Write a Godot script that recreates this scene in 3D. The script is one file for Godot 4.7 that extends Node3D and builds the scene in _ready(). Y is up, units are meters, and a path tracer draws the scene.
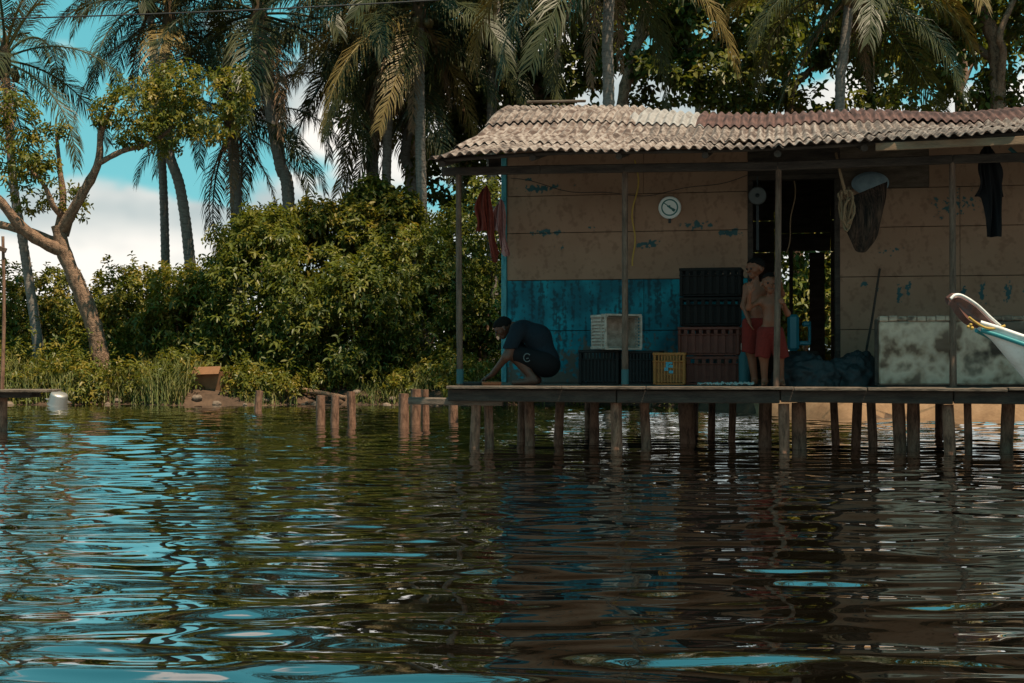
extends Node3D
# A tin-roofed stilt house over brown water, palms and thicket on the bank behind it. Metres, y up, water level at y = 0, camera at the origin looking along -z.

const SUN_TO := Vector3(0.27, 1.0, 0.31)      # towards the sun
const HUT := Vector3(0, 0, -14.4)             # foot of the veranda line; the hut is turned about this point
const HUT_TURN := -10.8
const DECK := 0.64
var rng := RandomNumberGenerator.new()
var M := {}
var counts := {}
var sheets := {}

# ------------------------------------------------------------------ geometry collector
class G:
	var v := PackedVector3Array()
	var n := PackedVector3Array()
	var t := PackedVector2Array()
	var c := PackedColorArray()
	var i := PackedInt32Array()
	func tri(a: int, b: int, d: int) -> void:
		var g := (v[d] - v[a]).cross(v[b] - v[a])
		if g.dot(n[a] + n[b] + n[d]) < 0.0:
			i.append(a); i.append(d); i.append(b)
		else:
			i.append(a); i.append(b); i.append(d)
	func add(p: Vector3, nn: Vector3, uv := Vector2.ZERO) -> int:
		v.append(p); n.append(nn); t.append(uv)
		return v.size() - 1
	func quad(a: Vector3, b: Vector3, d: Vector3, e: Vector3, outward: Vector3) -> void:
		var nn := (b - a).cross(e - a).normalized()
		if nn.dot(outward) < 0.0:
			nn = -nn
		var k := v.size()
		add(a, nn, Vector2(0, 0)); add(b, nn, Vector2(1, 0)); add(d, nn, Vector2(1, 1)); add(e, nn, Vector2(0, 1))
		tri(k, k + 1, k + 2); tri(k, k + 2, k + 3)
	func hexa(p: Array) -> void:      # eight corners: bottom 0-3 round, top 4-7 round
		var mid := Vector3.ZERO
		for q in p:
			mid += q / 8.0
		for f in [[0, 1, 2, 3], [4, 5, 6, 7], [0, 1, 5, 4], [1, 2, 6, 5], [2, 3, 7, 6], [3, 0, 4, 7]]:
			var a: Vector3 = p[f[0]]
			var b: Vector3 = p[f[1]]
			var d: Vector3 = p[f[2]]
			var e: Vector3 = p[f[3]]
			quad(a, b, d, e, (a + b + d + e) / 4.0 - mid)
	func box(at: Vector3, size: Vector3, b := Basis()) -> void:
		var h := size / 2.0
		var p := []
		for y in [-1, 1]:
			for q in [[-1, -1], [1, -1], [1, 1], [-1, 1]]:
				p.append(at + b * Vector3(q[0] * h.x, y * h.y, q[1] * h.z))
		hexa(p)
	func rounded(at: Vector3, size: Vector3, r: float, b := Basis()) -> void:   # box with chamfered edges
		var h := size / 2.0
		var faces := [[Vector3.RIGHT, Vector3.UP, Vector3.BACK], [Vector3.UP, Vector3.BACK, Vector3.RIGHT], [Vector3.BACK, Vector3.RIGHT, Vector3.UP]]
		for f in faces:
			for s in [-1.0, 1.0]:
				var nn: Vector3 = f[0] * s
				var a: Vector3 = f[1]
				var d: Vector3 = f[2]
				var o: Vector3 = nn * absf((h * nn).length())
				var ha: float = (h * a).length() - r
				var hd: float = (h * d).length() - r
				quad(at + b * (o + a * ha + d * hd), at + b * (o - a * ha + d * hd), at + b * (o - a * ha - d * hd), at + b * (o + a * ha - d * hd), b * nn)
		for f in faces:
			for s in [-1.0, 1.0]:
				for u in [-1.0, 1.0]:
					var a: Vector3 = f[0] * s
					var d: Vector3 = f[1] * u
					var w: Vector3 = f[2]
					var hw: float = (h * w).length() - r
					var ea: float = (h * f[0]).length()
					var ed: float = (h * f[1]).length()
					quad(at + b * (a * ea + d * (ed - r) + w * hw), at + b * (a * ea + d * (ed - r) - w * hw), at + b * (a * (ea - r) + d * ed - w * hw), at + b * (a * (ea - r) + d * ed + w * hw), b * (a + d))
		for x in [-1.0, 1.0]:
			for y in [-1.0, 1.0]:
				for z in [-1.0, 1.0]:
					var s := Vector3(x, y, z)
					var q := h * s
					var k := v.size()
					var nn := b * s.normalized()
					add(at + b * (q - Vector3(0, y * r, z * r)), nn); add(at + b * (q - Vector3(x * r, 0, z * r)), nn); add(at + b * (q - Vector3(x * r, y * r, 0)), nn)
					tri(k, k + 1, k + 2)
	func tube(p: Array, r: Array, sides := 8, caps := true, squash := 1.0) -> void:
		var start := v.size()
		var side := Vector3.RIGHT
		var first: Vector3 = (p[1] - p[0]).normalized()
		if absf(first.dot(side)) > 0.9:
			side = Vector3.BACK
		var long := 0.0
		for k in p.size():
			var here: Vector3 = p[k]
			var dir: Vector3 = ((p[mini(k + 1, p.size() - 1)] as Vector3) - (p[maxi(k - 1, 0)] as Vector3)).normalized()
			side = (side - dir * side.dot(dir)).normalized()
			var up := dir.cross(side)
			if k > 0:
				long += here.distance_to(p[k - 1])
			for s in sides + 1:
				var a := TAU * s / sides
				var o := side * cos(a) + up * sin(a) * squash
				var rr: float = r[k]
				add(here + o * rr, o.normalized(), Vector2(float(s) / sides, long))
		for k in p.size() - 1:
			for s in sides:
				var a := start + k * (sides + 1) + s
				tri(a, a + 1, a + sides + 2); tri(a, a + sides + 2, a + sides + 1)
		if caps:
			for e in [0, p.size() - 1]:
				var nn: Vector3 = -first if e == 0 else ((p[e] as Vector3) - (p[e - 1] as Vector3)).normalized()
				var k := add(p[e], nn)
				for s in sides + 1:
					add(v[start + e * (sides + 1) + s], nn)
				for s in sides:
					tri(k, k + 1 + s, k + 2 + s)
	func grid(f: Callable, nu: int, nv: int, both := 0.0) -> void:   # f(u, v) gives a point; both > 0 gives the sheet that thickness
		var at := []
		for layer in (2 if both > 0.0 else 1):
			at.append(v.size())
			var p := []
			for b in nv + 1:
				for a in nu + 1:
					p.append(f.call(float(a) / nu, float(b) / nv))
			for b in nv + 1:
				for a in nu + 1:
					var du: Vector3 = (p[b * (nu + 1) + mini(a + 1, nu)] as Vector3) - (p[b * (nu + 1) + maxi(a - 1, 0)] as Vector3)
					var dv: Vector3 = (p[mini(b + 1, nv) * (nu + 1) + a] as Vector3) - (p[maxi(b - 1, 0) * (nu + 1) + a] as Vector3)
					var nn := du.cross(dv).normalized() * (1.0 if layer == 0 else -1.0)
					var here: Vector3 = p[b * (nu + 1) + a]
					add(here + nn * both * 0.5, nn, Vector2(float(a) / nu, float(b) / nv))
			var s0: int = at[layer]
			for b in nv:
				for a in nu:
					var k := s0 + b * (nu + 1) + a
					tri(k, k + 1, k + nu + 2); tri(k, k + nu + 2, k + nu + 1)
		if both > 0.0:
			var s0: int = at[0]
			var s1: int = at[1]
			for a in nu:
				for b in [0, nv]:
					var k: int = b * (nu + 1) + a
					quad(v[s0 + k], v[s0 + k + 1], v[s1 + k + 1], v[s1 + k], v[s0 + k] - v[s0 + (nu + 1) + a] if b == 0 else v[s0 + k] - v[s0 + a])
			for b in nv:
				for a in [0, nu]:
					var k: int = b * (nu + 1) + a
					quad(v[s0 + k], v[s0 + k + nu + 1], v[s1 + k + nu + 1], v[s1 + k], v[s0 + k] - v[s0 + b * (nu + 1) + (nu - a)])
	func lathe(prof: Array, sides: int, at := Vector3.ZERO, b := Basis()) -> void:   # prof: [radius, y]
		var start := v.size()
		for k in prof.size():
			var q0: Array = prof[maxi(k - 1, 0)]
			var q1: Array = prof[mini(k + 1, prof.size() - 1)]
			var slope := Vector2(q1[1] - q0[1], q0[0] - q1[0]).normalized()
			for s in sides + 1:
				var a := TAU * s / sides
				add(at + b * Vector3(cos(a) * prof[k][0], prof[k][1], sin(a) * prof[k][0]), b * Vector3(cos(a) * slope.x, slope.y, sin(a) * slope.x), Vector2(float(s) / sides, float(k) / prof.size()))
		for k in prof.size() - 1:
			for s in sides:
				var a := start + k * (sides + 1) + s
				tri(a, a + 1, a + sides + 2); tri(a, a + sides + 2, a + sides + 1)
	func mesh() -> ArrayMesh:
		var a := []
		a.resize(Mesh.ARRAY_MAX)
		a[Mesh.ARRAY_VERTEX] = v
		a[Mesh.ARRAY_NORMAL] = n
		if t.size() == v.size():
			a[Mesh.ARRAY_TEX_UV] = t
		if c.size() == v.size():
			a[Mesh.ARRAY_COLOR] = c
		a[Mesh.ARRAY_INDEX] = i
		var m := ArrayMesh.new()
		m.add_surface_from_arrays(Mesh.PRIMITIVE_TRIANGLES, a)
		return m

# ------------------------------------------------------------------ scene helpers
func numbered(called: String) -> String:
	var k: int = counts.get(called, 0)
	counts[called] = k + 1
	return called if k == 0 else "%s_%03d" % [called, k]

func tag(o: Node, label: String, category: String, group := "") -> void:
	o.set_meta("label", label)
	o.set_meta("category", category)
	if group:
		o.set_meta("group", group)

func thing(called: String, label: String, category: String, at := Vector3.ZERO, turn := 0.0, group := "") -> Node3D:
	var o := Node3D.new()
	o.name = numbered(called)
	add_child(o, true)
	o.position = at
	o.rotation_degrees.y = turn
	tag(o, label, category, group)
	return o

func put(mesh: Mesh, called: String, m: Material, parent: Node3D, at := Transform3D()) -> MeshInstance3D:
	var o := MeshInstance3D.new()
	o.mesh = mesh
	o.material_override = m
	o.name = numbered(called) if parent == self else called
	parent.add_child(o, true)
	o.transform = at
	return o

func hut_at(u: float, y: float, v: float) -> Vector3:     # hut plan (along the front, height, depth behind the veranda posts) to world
	return HUT + Basis(Vector3.UP, deg_to_rad(HUT_TURN)) * Vector3(u, y, -v)

func lin(r: float, g: float, b: float) -> Color:
	return Color(r, g, b).linear_to_srgb()

func plain(called: String, c: Color, rough := 0.8, spec := 0.5, metal := 0.0) -> StandardMaterial3D:
	var m := StandardMaterial3D.new()
	m.resource_name = called
	m.albedo_color = c
	m.roughness = rough
	m.metallic = metal
	m.metallic_specular = spec
	return m

func noise_bytes(size: int, freq: float, oct: int, s: int, kind := FastNoiseLite.TYPE_SIMPLEX_SMOOTH) -> PackedByteArray:
	var f := FastNoiseLite.new()
	f.seed = s
	f.frequency = freq
	f.noise_type = kind
	f.fractal_octaves = oct
	f.fractal_type = FastNoiseLite.FRACTAL_FBM if oct > 1 else FastNoiseLite.FRACTAL_NONE
	var im := f.get_seamless_image(size, size)
	im.convert(Image.FORMAT_L8)
	return im.get_data()

func ramp(colors: Array, x: float) -> Color:
	var k := clampf(x, 0.0, 0.999) * (colors.size() - 1)
	var a: Color = colors[int(k)]
	return a.lerp(colors[int(k) + 1], k - int(k))

func grain(called: String, colors: Array, freq: float, scale: Vector3, rough := 0.85, s := 1, bump := 0.0, fine := 0.35, spec := 0.4, world := true, contrast := 1.5) -> StandardMaterial3D:
	# a coarse and a fine pattern through a ramp of real colours (linear), on all three planes
	var a := noise_bytes(256, freq, 4, s)
	var b := noise_bytes(256, freq * 6.0, 3, s + 50)
	var im := Image.create_empty(256, 256, false, Image.FORMAT_RGB8)
	var hi := Image.create_empty(256, 256, false, Image.FORMAT_L8)
	for y in 256:
		for x in 256:
			var k := y * 256 + x
			var w := (a[k] * (1.0 - fine) + b[k] * fine) / 255.0
			var q := clampf((w - 0.5) * contrast + 0.5, 0.0, 1.0)
			im.set_pixel(x, y, ramp(colors, q).linear_to_srgb())
			hi.set_pixel(x, y, Color(q, q, q))
	var m := plain(called, Color.WHITE, rough, spec)
	m.albedo_texture = ImageTexture.create_from_image(im)
	m.uv1_triplanar = true
	m.uv1_world_triplanar = world
	m.uv1_scale = scale
	if bump > 0.0:
		m.heightmap_enabled = true
		m.heightmap_texture = ImageTexture.create_from_image(hi)
		m.heightmap_scale = bump
	return m

func leaf_material(called: String, c: Color, rough := 0.5, through := 0.5) -> StandardMaterial3D:
	var m := plain(called, c, rough, 0.4)
	m.vertex_color_use_as_albedo = true
	m.backlight_enabled = true
	m.backlight = Color(through, through, through * 0.7)
	return m

# ------------------------------------------------------------------ bodies: tapered capsules joined smoothly, meshed as surface nets
func body(g: G, bones: Array, cell: float, k: float, keep = null) -> void:
	var lo := Vector3(1e9, 1e9, 1e9)
	var hi := -lo
	for b in bones:
		var r: float = maxf(b[2], b[3]) + k + cell * 3.0
		for p in [b[0], b[1]]:
			lo = lo.min(p - Vector3.ONE * r)
			hi = hi.max(p + Vector3.ONE * r)
	var nx := int((hi.x - lo.x) / cell) + 2
	var ny := int((hi.y - lo.y) / cell) + 2
	var nz := int((hi.z - lo.z) / cell) + 2
	var f := PackedFloat32Array()
	f.resize(nx * ny * nz)
	f.fill(9.0)
	for b in bones:
		var pa: Vector3 = b[0]
		var pb: Vector3 = b[1]
		var ra: float = b[2]
		var rb: float = b[3]
		var r := maxf(ra, rb) + k + cell * 2.5
		var c0 := ((pa.min(pb) - Vector3.ONE * r - lo) / cell).floor()
		var c1 := ((pa.max(pb) + Vector3.ONE * r - lo) / cell).ceil()
		var ab := pb - pa
		var inv := 1.0 / maxf(ab.length_squared(), 1e-9)
		for z in range(maxi(int(c0.z), 0), mini(int(c1.z), nz - 1) + 1):
			for y in range(maxi(int(c0.y), 0), mini(int(c1.y), ny - 1) + 1):
				var row := (z * ny + y) * nx
				for x in range(maxi(int(c0.x), 0), mini(int(c1.x), nx - 1) + 1):
					var p := lo + Vector3(x, y, z) * cell
					var h := clampf((p - pa).dot(ab) * inv, 0.0, 1.0)
					var d := p.distance_to(pa + ab * h) - lerpf(ra, rb, h)
					var o := f[row + x]
					var e := maxf(k - absf(d - o), 0.0) / k
					f[row + x] = minf(d, o) - e * e * k * 0.25
	if keep != null:
		for z in nz:
			for y in ny:
				for x in nx:
					var q := (z * ny + y) * nx + x
					if f[q] < 1.0:
						f[q] = maxf(f[q], keep.call(lo + Vector3(x, y, z) * cell))
	var ids := PackedInt32Array()
	ids.resize(nx * ny * nz)
	ids.fill(-1)
	var start := g.v.size()
	var step := [0, 1, nx, nx + 1, nx * ny, nx * ny + 1, nx * ny + nx, nx * ny + nx + 1]
	for z in nz - 1:
		for y in ny - 1:
			for x in nx - 1:
				var q := (z * ny + y) * nx + x
				if absf(f[q]) > cell * 2.2:
					continue
				var inside := 0
				for s in 8:
					if f[q + step[s]] < 0.0:
						inside += 1
				if inside == 0 or inside == 8:
					continue
				var sum := Vector3.ZERO
				var cnt := 0
				for s in 8:
					for ax in 3:
						if s & (1 << ax):
							continue
						var w: int = s | (1 << ax)
						var d0 := f[q + step[s]]
						var d1 := f[q + step[w]]
						if (d0 < 0.0) != (d1 < 0.0):
							var tt := d0 / (d0 - d1)
							var p0 := Vector3(s & 1, (s >> 1) & 1, (s >> 2) & 1)
							p0[ax] += tt
							sum += p0
							cnt += 1
				ids[q] = g.v.size()
				var gr := Vector3(f[q + 1] - f[q], f[q + nx] - f[q], f[q + nx * ny] - f[q]) + Vector3(f[q + step[7]] - f[q + step[6]], f[q + step[7]] - f[q + step[5]], f[q + step[7]] - f[q + step[3]])
				g.add(lo + (Vector3(x, y, z) + sum / cnt) * cell, gr.normalized())
	var off := [[nx, nx * ny], [nx * ny, 1], [1, nx]]
	var dir := [1, nx, nx * ny]
	for z in range(1, nz - 1):
		for y in range(1, ny - 1):
			for x in range(1, nx - 1):
				var q := (z * ny + y) * nx + x
				if ids[q] < 0:
					continue
				for ax in 3:
					if (f[q] < 0.0) == (f[q + dir[ax]] < 0.0):
						continue
					var a := ids[q]
					var b := ids[q - off[ax][0]]
					var c := ids[q - off[ax][0] - off[ax][1]]
					var d := ids[q - off[ax][1]]
					if b < 0 or c < 0 or d < 0:
						continue
					g.tri(a, b, c)
					g.tri(a, c, d)

func hand_bones(wrist: Vector3, along: Vector3, palm: Vector3, size: float, curl: float, thumb_side: float, spread := 0.16) -> Array:
	# palm and five fingers; along: wrist to knuckles, palm: the way the palm faces
	var x := along.normalized()
	var nn := (palm - x * palm.dot(x)).normalized()
	var side := x.cross(nn) * thumb_side
	var out := []
	out.append([wrist, wrist + x * size * 0.2, size * 0.15, size * 0.16])
	for k in 4:
		var s := (k - 1.5)
		var base := wrist + x * size * (0.44 - absf(s) * 0.02) - side * s * size * 0.105
		out.append([wrist + x * size * 0.1 - side * s * size * 0.05, base, size * 0.1, size * 0.085])
		var long: float = size * [0.42, 0.47, 0.44, 0.34][k]
		var d := (x - side * s * spread).normalized()
		var p := base
		for j in 3:
			d = (d + nn * curl * (0.5 + 0.5 * j)).normalized()
			var q: Vector3 = p + d * long * [0.42, 0.33, 0.25][j]
			out.append([p, q, size * (0.062 - 0.006 * j), size * (0.056 - 0.006 * j)])
			p = q
	var tb := wrist + x * size * 0.12 + side * size * 0.15
	var td := (x * 0.7 + side * 0.75 + nn * 0.25).normalized()
	var t1 := tb + td * size * 0.22
	var t2 := t1 + (x * 0.9 + side * 0.2 + nn * (0.2 + curl)).normalized() * size * 0.2
	out.append([wrist + x * size * 0.08, tb, size * 0.1, size * 0.085])
	out.append([tb, t1, size * 0.08, size * 0.068])
	out.append([t1, t2, size * 0.066, size * 0.052])
	return out

func head_bones(o: Vector3, b: Basis, s: float) -> Array:     # s: head height; b.z is where the face looks
	var w := func(x: float, y: float, z: float) -> Vector3: return o + b * Vector3(x, y, z) * s
	return [
		[w.call(0, 0.12, -0.08), w.call(0, 0.1, 0.04), s * 0.38, s * 0.36],
		[w.call(0, -0.1, 0.05), w.call(0, -0.3, 0.2), s * 0.29, s * 0.15],
		[w.call(-0.17, -0.08, 0.2), w.call(0.17, -0.08, 0.2), s * 0.13, s * 0.13],
		[w.call(0, 0.03, 0.36), w.call(0, -0.11, 0.45), s * 0.035, s * 0.06],
		[w.call(-0.2, 0.1, 0.3), w.call(0.2, 0.1, 0.3), s * 0.07, s * 0.07],
		[w.call(-0.09, -0.23, 0.3), w.call(0.09, -0.23, 0.3), s * 0.05, s * 0.05],
		[w.call(-0.38, 0.03, -0.02), w.call(-0.41, -0.1, -0.01), s * 0.07, s * 0.05],
		[w.call(0.38, 0.03, -0.02), w.call(0.41, -0.1, -0.01), s * 0.07, s * 0.05],
	]

func head_extras(root: Node3D, o: Vector3, b: Basis, s: float, hair_mat: Material, cut: float) -> void:
	var g := G.new()
	body(g, [[o + b * Vector3(0, 0.14, -0.11) * s, o + b * Vector3(0, 0.13, 0.04) * s, s * 0.405, s * 0.385]], s * 0.05, s * 0.02,
		func(p: Vector3) -> float:
			var q := b.inverse() * (p - o) / s
			return maxf(cut - q.y + maxf(q.z, -0.2) * 0.45 + 0.03 * sin(q.x * 30.0), -1.0) * s)
	put(g.mesh(), "hair", hair_mat, root)
	for e in [-1.0, 1.0]:
		var eye := G.new()
		eye.lathe([[0.0, -0.05 * s], [0.04 * s, -0.03 * s], [0.05 * s, 0.0], [0.04 * s, 0.03 * s], [0.0, 0.05 * s]], 8, o + b * Vector3(e * 0.15, 0.015, 0.372) * s, b)
		put(eye.mesh(), "eye", M.eye, root)
	var mo := G.new()
	mo.box(o + b * Vector3(0, -0.225, 0.355) * s, Vector3(0.22, 0.035, 0.04) * s, b)
	put(mo.mesh(), "mouth", M.lip, root)

# ------------------------------------------------------------------ plants
func leaf(g: G, p: Vector3, dir: Vector3, up: Vector3, long: float, wide: float, col: Color, fold := 0.25) -> void:
	var side := dir.cross(up).normalized()
	var nn := side.cross(dir).normalized()
	var k := g.v.size()
	var tip := p + dir * long - nn * long * 0.22
	var m1 := p + dir * long * 0.35
	var m2 := p + dir * long * 0.72 - nn * long * 0.07
	g.v.append_array(PackedVector3Array([p, m1 + side * wide * 0.5 + nn * wide * fold, m2 + side * wide * 0.38 + nn * wide * fold * 0.7, tip, m2 - side * wide * 0.38 + nn * wide * fold * 0.7, m1 - side * wide * 0.5 + nn * wide * fold]))
	var n1 := (nn - side * fold).normalized()
	var n2 := (nn + side * fold).normalized()
	g.n.append_array(PackedVector3Array([nn, n1, n1, nn, n2, n2]))
	g.c.append_array(PackedColorArray([col, col, col, col, col, col]))
	g.i.append_array(PackedInt32Array([k, k + 2, k + 1, k, k + 3, k + 2, k, k + 4, k + 3, k, k + 5, k + 4]))

func tint(cols: Array) -> Color:      # one of the plant's own leaf colours
	return cols[rng.randi() % cols.size()]

func foliage(lobes: Array, twigs: int, per: int, long: float, wide: float, cols: Array, gap := -0.1, s := 1, shell := 0.55) -> ArrayMesh:
	# lobes: [centre, radii]; each twig carries a spray of leaves; a noise leaves gaps between the sprays
	var g := G.new()
	var f := FastNoiseLite.new()
	f.seed = s
	f.frequency = 0.55
	f.fractal_octaves = 2
	rng.seed = s * 77 + 5
	var total := 0.0
	for l in lobes:
		var r: Vector3 = l[1]
		total += r.x * r.y + r.y * r.z + r.x * r.z
	for l in lobes:
		var r: Vector3 = l[1]
		var cnt := int(twigs * (r.x * r.y + r.y * r.z + r.x * r.z) / total)
		for k in cnt:
			var d := Vector3(rng.randfn(), rng.randfn(), rng.randfn()).normalized()
			var rad := lerpf(shell, 1.0, sqrt(rng.randf())) * (1.0 + 0.45 * f.get_noise_3d(d.x * 4.0 + l[0].x * 5.0, d.y * 4.0, d.z * 4.0 + l[0].y * 3.0))
			var p: Vector3 = l[0] + d * rad * r
			if f.get_noise_3dv(p * 1.3) < gap:
				continue
			var twig := (d * Vector3(1, 0.6, 1) + Vector3(0, 0.35, 0) + Vector3(rng.randfn(), rng.randfn(), rng.randfn()) * 0.35).normalized()
			var ta := twig.cross(Vector3.UP if absf(twig.y) < 0.9 else Vector3.RIGHT).normalized()
			var tb := twig.cross(ta)
			var spin := rng.randf() * TAU
			var own := tint(cols)      # a twig's leaves are one age and colour
			for j in per:
				var a := spin + j * 2.4
				var out := (twig * rng.randf_range(0.15, 0.8) + (ta * cos(a) + tb * sin(a)) + Vector3(0, rng.randf_range(-0.45, 0.1), 0)).normalized()
				var upv := (Vector3.UP * 0.9 + twig * 0.5 + Vector3(rng.randfn(), rng.randfn(), rng.randfn()) * 0.35).normalized()
				if absf(out.dot(upv)) > 0.97:
					upv = ta
				var sz := rng.randf_range(0.7, 1.2)
				leaf(g, p + twig * long * (j * 0.22), out, upv, long * sz, wide * sz, own)
	return g.mesh()

func limb(g: G, pts: Array, r0: float, r1: float, sides := 9, rough := 0.06) -> void:
	var p := []
	var r := []
	var curve := Curve3D.new()
	for k in pts.size():
		var a: Vector3 = pts[maxi(k - 1, 0)]
		var b: Vector3 = pts[mini(k + 1, pts.size() - 1)]
		curve.add_point(pts[k], -(b - a) / 6.0, (b - a) / 6.0)
	var long := curve.get_baked_length()
	var cnt := maxi(4, int(long / 0.16))
	for k in cnt + 1:
		var f := float(k) / cnt
		p.append(curve.sample_baked(long * f, true))
		r.append(lerpf(r0, r1, f) * (1.0 + rough * rng.randfn()))
	g.tube(p, r, sides)

func frond_mesh(long: float, rise: float, droop: float, leafl: float, s: int, ragged := 0.0) -> ArrayMesh:
	# a coconut frond: rachis leaving at angle rise, bending down by droop, leaflets hanging from both sides
	rng.seed = s
	var g := G.new()
	var p := [Vector3.ZERO]
	var seg := 16
	for k in seg:
		var t := (k + 0.5) / seg
		var e := rise - droop * pow(t, 1.3)
		p.append((p[k] as Vector3) + Vector3(cos(e), sin(e), sin(t * 2.0) * 0.06) * long / seg)
	var r := []
	for k in seg + 1:
		r.append(lerpf(0.045, 0.006, float(k) / seg))
	g.tube(p, r, 5, false, 0.7)
	g.c.resize(g.v.size())
	g.c.fill(Color(1.5, 1.25, 0.9))
	var cnt := 88
	for k in cnt:
		var t := 0.13 + 0.86 * k / cnt
		var at := t * seg
		var i0 := mini(int(at), seg - 1)
		var here: Vector3 = (p[i0] as Vector3).lerp(p[i0 + 1], at - i0)
		var dir := ((p[i0 + 1] as Vector3) - (p[i0] as Vector3)).normalized()
		var across := Vector3(-dir.z, 0, dir.x).normalized() if absf(dir.y) < 0.98 else Vector3.BACK
		var up := across.cross(dir).normalized()
		if up.y < 0.0 and dir.x > 0.0:
			up = -up
		var ll := leafl * (0.5 + 0.5 * sin(PI * pow(t, 0.7))) * (1.0 - 0.4 * t)
		for sd: float in [-1.0, 1.0]:
			if rng.randf() < ragged:
				continue
			var out := (across * sd * 0.85 + dir * (0.45 + 0.7 * t) + up * 0.1 + Vector3(rng.randfn(), rng.randfn(), rng.randfn()) * (0.07 + ragged * 0.3)).normalized()
			var l2 := ll * rng.randf_range(0.8, 1.12)
			var hang := rng.randf_range(0.5, 1.3)
			var mid := here + out * l2 * 0.5 + Vector3.DOWN * l2 * 0.08 * hang
			var tip := mid + (out * 0.75 + Vector3.DOWN * hang).normalized() * l2 * 0.5
			var wv := (dir - out * dir.dot(out)).normalized() * 0.0135
			var nn := out.cross(dir).normalized()
			if nn.y < 0.0:
				nn = -nn
			var b := g.v.size()
			var q := rng.randf_range(0.75, 1.25)
			var cc := Color(q, q * rng.randf_range(0.95, 1.05), q)
			if rng.randf() < 0.12:
				cc = Color(q * 2.0, q * 1.4, q)
			for e in [here - wv * 0.6, here + wv * 0.6, mid - wv, mid + wv, tip]:
				g.add(e, nn)
				g.c.append(cc)
			g.tri(b, b + 1, b + 3); g.tri(b, b + 3, b + 2); g.tri(b + 2, b + 3, b + 4)
	return g.mesh()

func palm(label: String, path: Array, r0: float, r1: float, cnt: int, size: float, s: int, dead := 4, nuts := 5, yellowing := 0.3, low := 0.0) -> void:
	var base: Vector3 = path[0]
	var root := thing("coconut_palm", label, "palm tree", base, 0.0, "palms on the bank")
	rng.seed = s
	var curve := Curve3D.new()
	for k in path.size():
		var a: Vector3 = path[maxi(k - 1, 0)]
		var b: Vector3 = path[mini(k + 1, path.size() - 1)]
		curve.add_point((path[k] as Vector3) - base, -(b - a) / 6.0, (b - a) / 6.0)
	var long := curve.get_baked_length()
	var p := []
	var r := []
	var n := int(long / 0.045)
	for k in n + 1:
		var f := float(k) / n
		p.append(curve.sample_baked(long * f, true))
		var ring := 1.0 + (0.055 if k % 3 == 0 else -0.02) + 0.02 * rng.randfn()
		r.append(lerpf(r0, r1, pow(f, 0.6)) * ring * (1.0 + 0.5 * exp(-f * long * 2.5)))
	var g := G.new()
	g.tube(p, r, 10)
	put(g.mesh(), "trunk", M.palm_bark, root)
	var top: Vector3 = p[n]
	var heart := G.new()
	heart.tube([top - Vector3(0, 0.35, 0), top, top + Vector3(0, 0.35, 0), top + Vector3(0, 0.7, 0)], [r1 * 1.15, r1 * 1.6, r1 * 1.2, 0.03], 9)
	put(heart.mesh(), "heart", M.fibre, root)
	var spin := rng.randf() * TAU
	for k in cnt:
		var f := float(k) / cnt
		var v := clampi(int(f * 6.0 + rng.randf_range(-0.4, 0.4) + low), 0, 6)
		var a := spin + k * 2.399963
		var m: Material = M.frond
		if rng.randf() < yellowing * 0.5:  # random share of fronds in the yellowing leaf colour
			m = M.frond_old
		var sz := size * rng.randf_range(0.85, 1.12)
		put(sheets["frond%d" % v], "frond", m, root, Transform3D(Basis(Vector3.UP, a) * Basis(Vector3.RIGHT, rng.randf_range(-0.35, 0.35)) * Basis().scaled(Vector3.ONE * sz), top + Vector3(0, 0.25 * (1.0 - f), 0)))
	for k in dead:
		var a := rng.randf() * TAU
		put(sheets["dead%d" % (k % 2)], "dead_frond", M.frond_dead, root, Transform3D(Basis(Vector3.UP, a) * Basis().scaled(Vector3.ONE * size * rng.randf_range(0.6, 0.9)), top - Vector3(0, 0.1, 0)))
	for k in nuts:
		var a := TAU * k / maxi(nuts, 1) + rng.randf()
		put(sheets["nut"], "coconut", M.nut, root, Transform3D(Basis(Vector3.RIGHT, rng.randf()), top + Vector3(cos(a) * 0.24, -0.15 - 0.12 * rng.randf(), sin(a) * 0.24)))

func broad_tree(called: String, label: String, base: Vector3, limbs: Array, lobes: Array, twigs: int, per: int, long: float, wide: float, cols: Array, s: int, gap: float, bark: Material, category := "tree", group := "") -> Node3D:
	# limbs: [points, r0, r1], lobes: [centre, radii]; all relative to the base
	var root := thing(called, label, category, base, 0.0, group)
	rng.seed = s
	for k in limbs.size():
		var g := G.new()
		limb(g, limbs[k][0], limbs[k][1], limbs[k][2])
		put(g.mesh(), "trunk" if k == 0 else "branch", bark, root)
	var cr := put(foliage(lobes, twigs, per, long, wide, cols, gap, s), "crown", M.leaf, root)
	cr.set_meta("kind", "stuff")
	return root

# ------------------------------------------------------------------ colours and materials (linear base colours)
class Cols:
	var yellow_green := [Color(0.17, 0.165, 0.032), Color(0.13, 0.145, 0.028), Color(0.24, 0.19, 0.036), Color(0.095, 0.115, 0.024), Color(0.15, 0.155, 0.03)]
	var mid_green := [Color(0.125, 0.145, 0.03), Color(0.095, 0.118, 0.026), Color(0.18, 0.17, 0.036), Color(0.07, 0.09, 0.023), Color(0.14, 0.155, 0.034)]
	var deep_green := [Color(0.105, 0.122, 0.028), Color(0.08, 0.096, 0.024), Color(0.15, 0.145, 0.032), Color(0.06, 0.076, 0.021), Color(0.12, 0.132, 0.03)]
var C := Cols.new()

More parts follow.
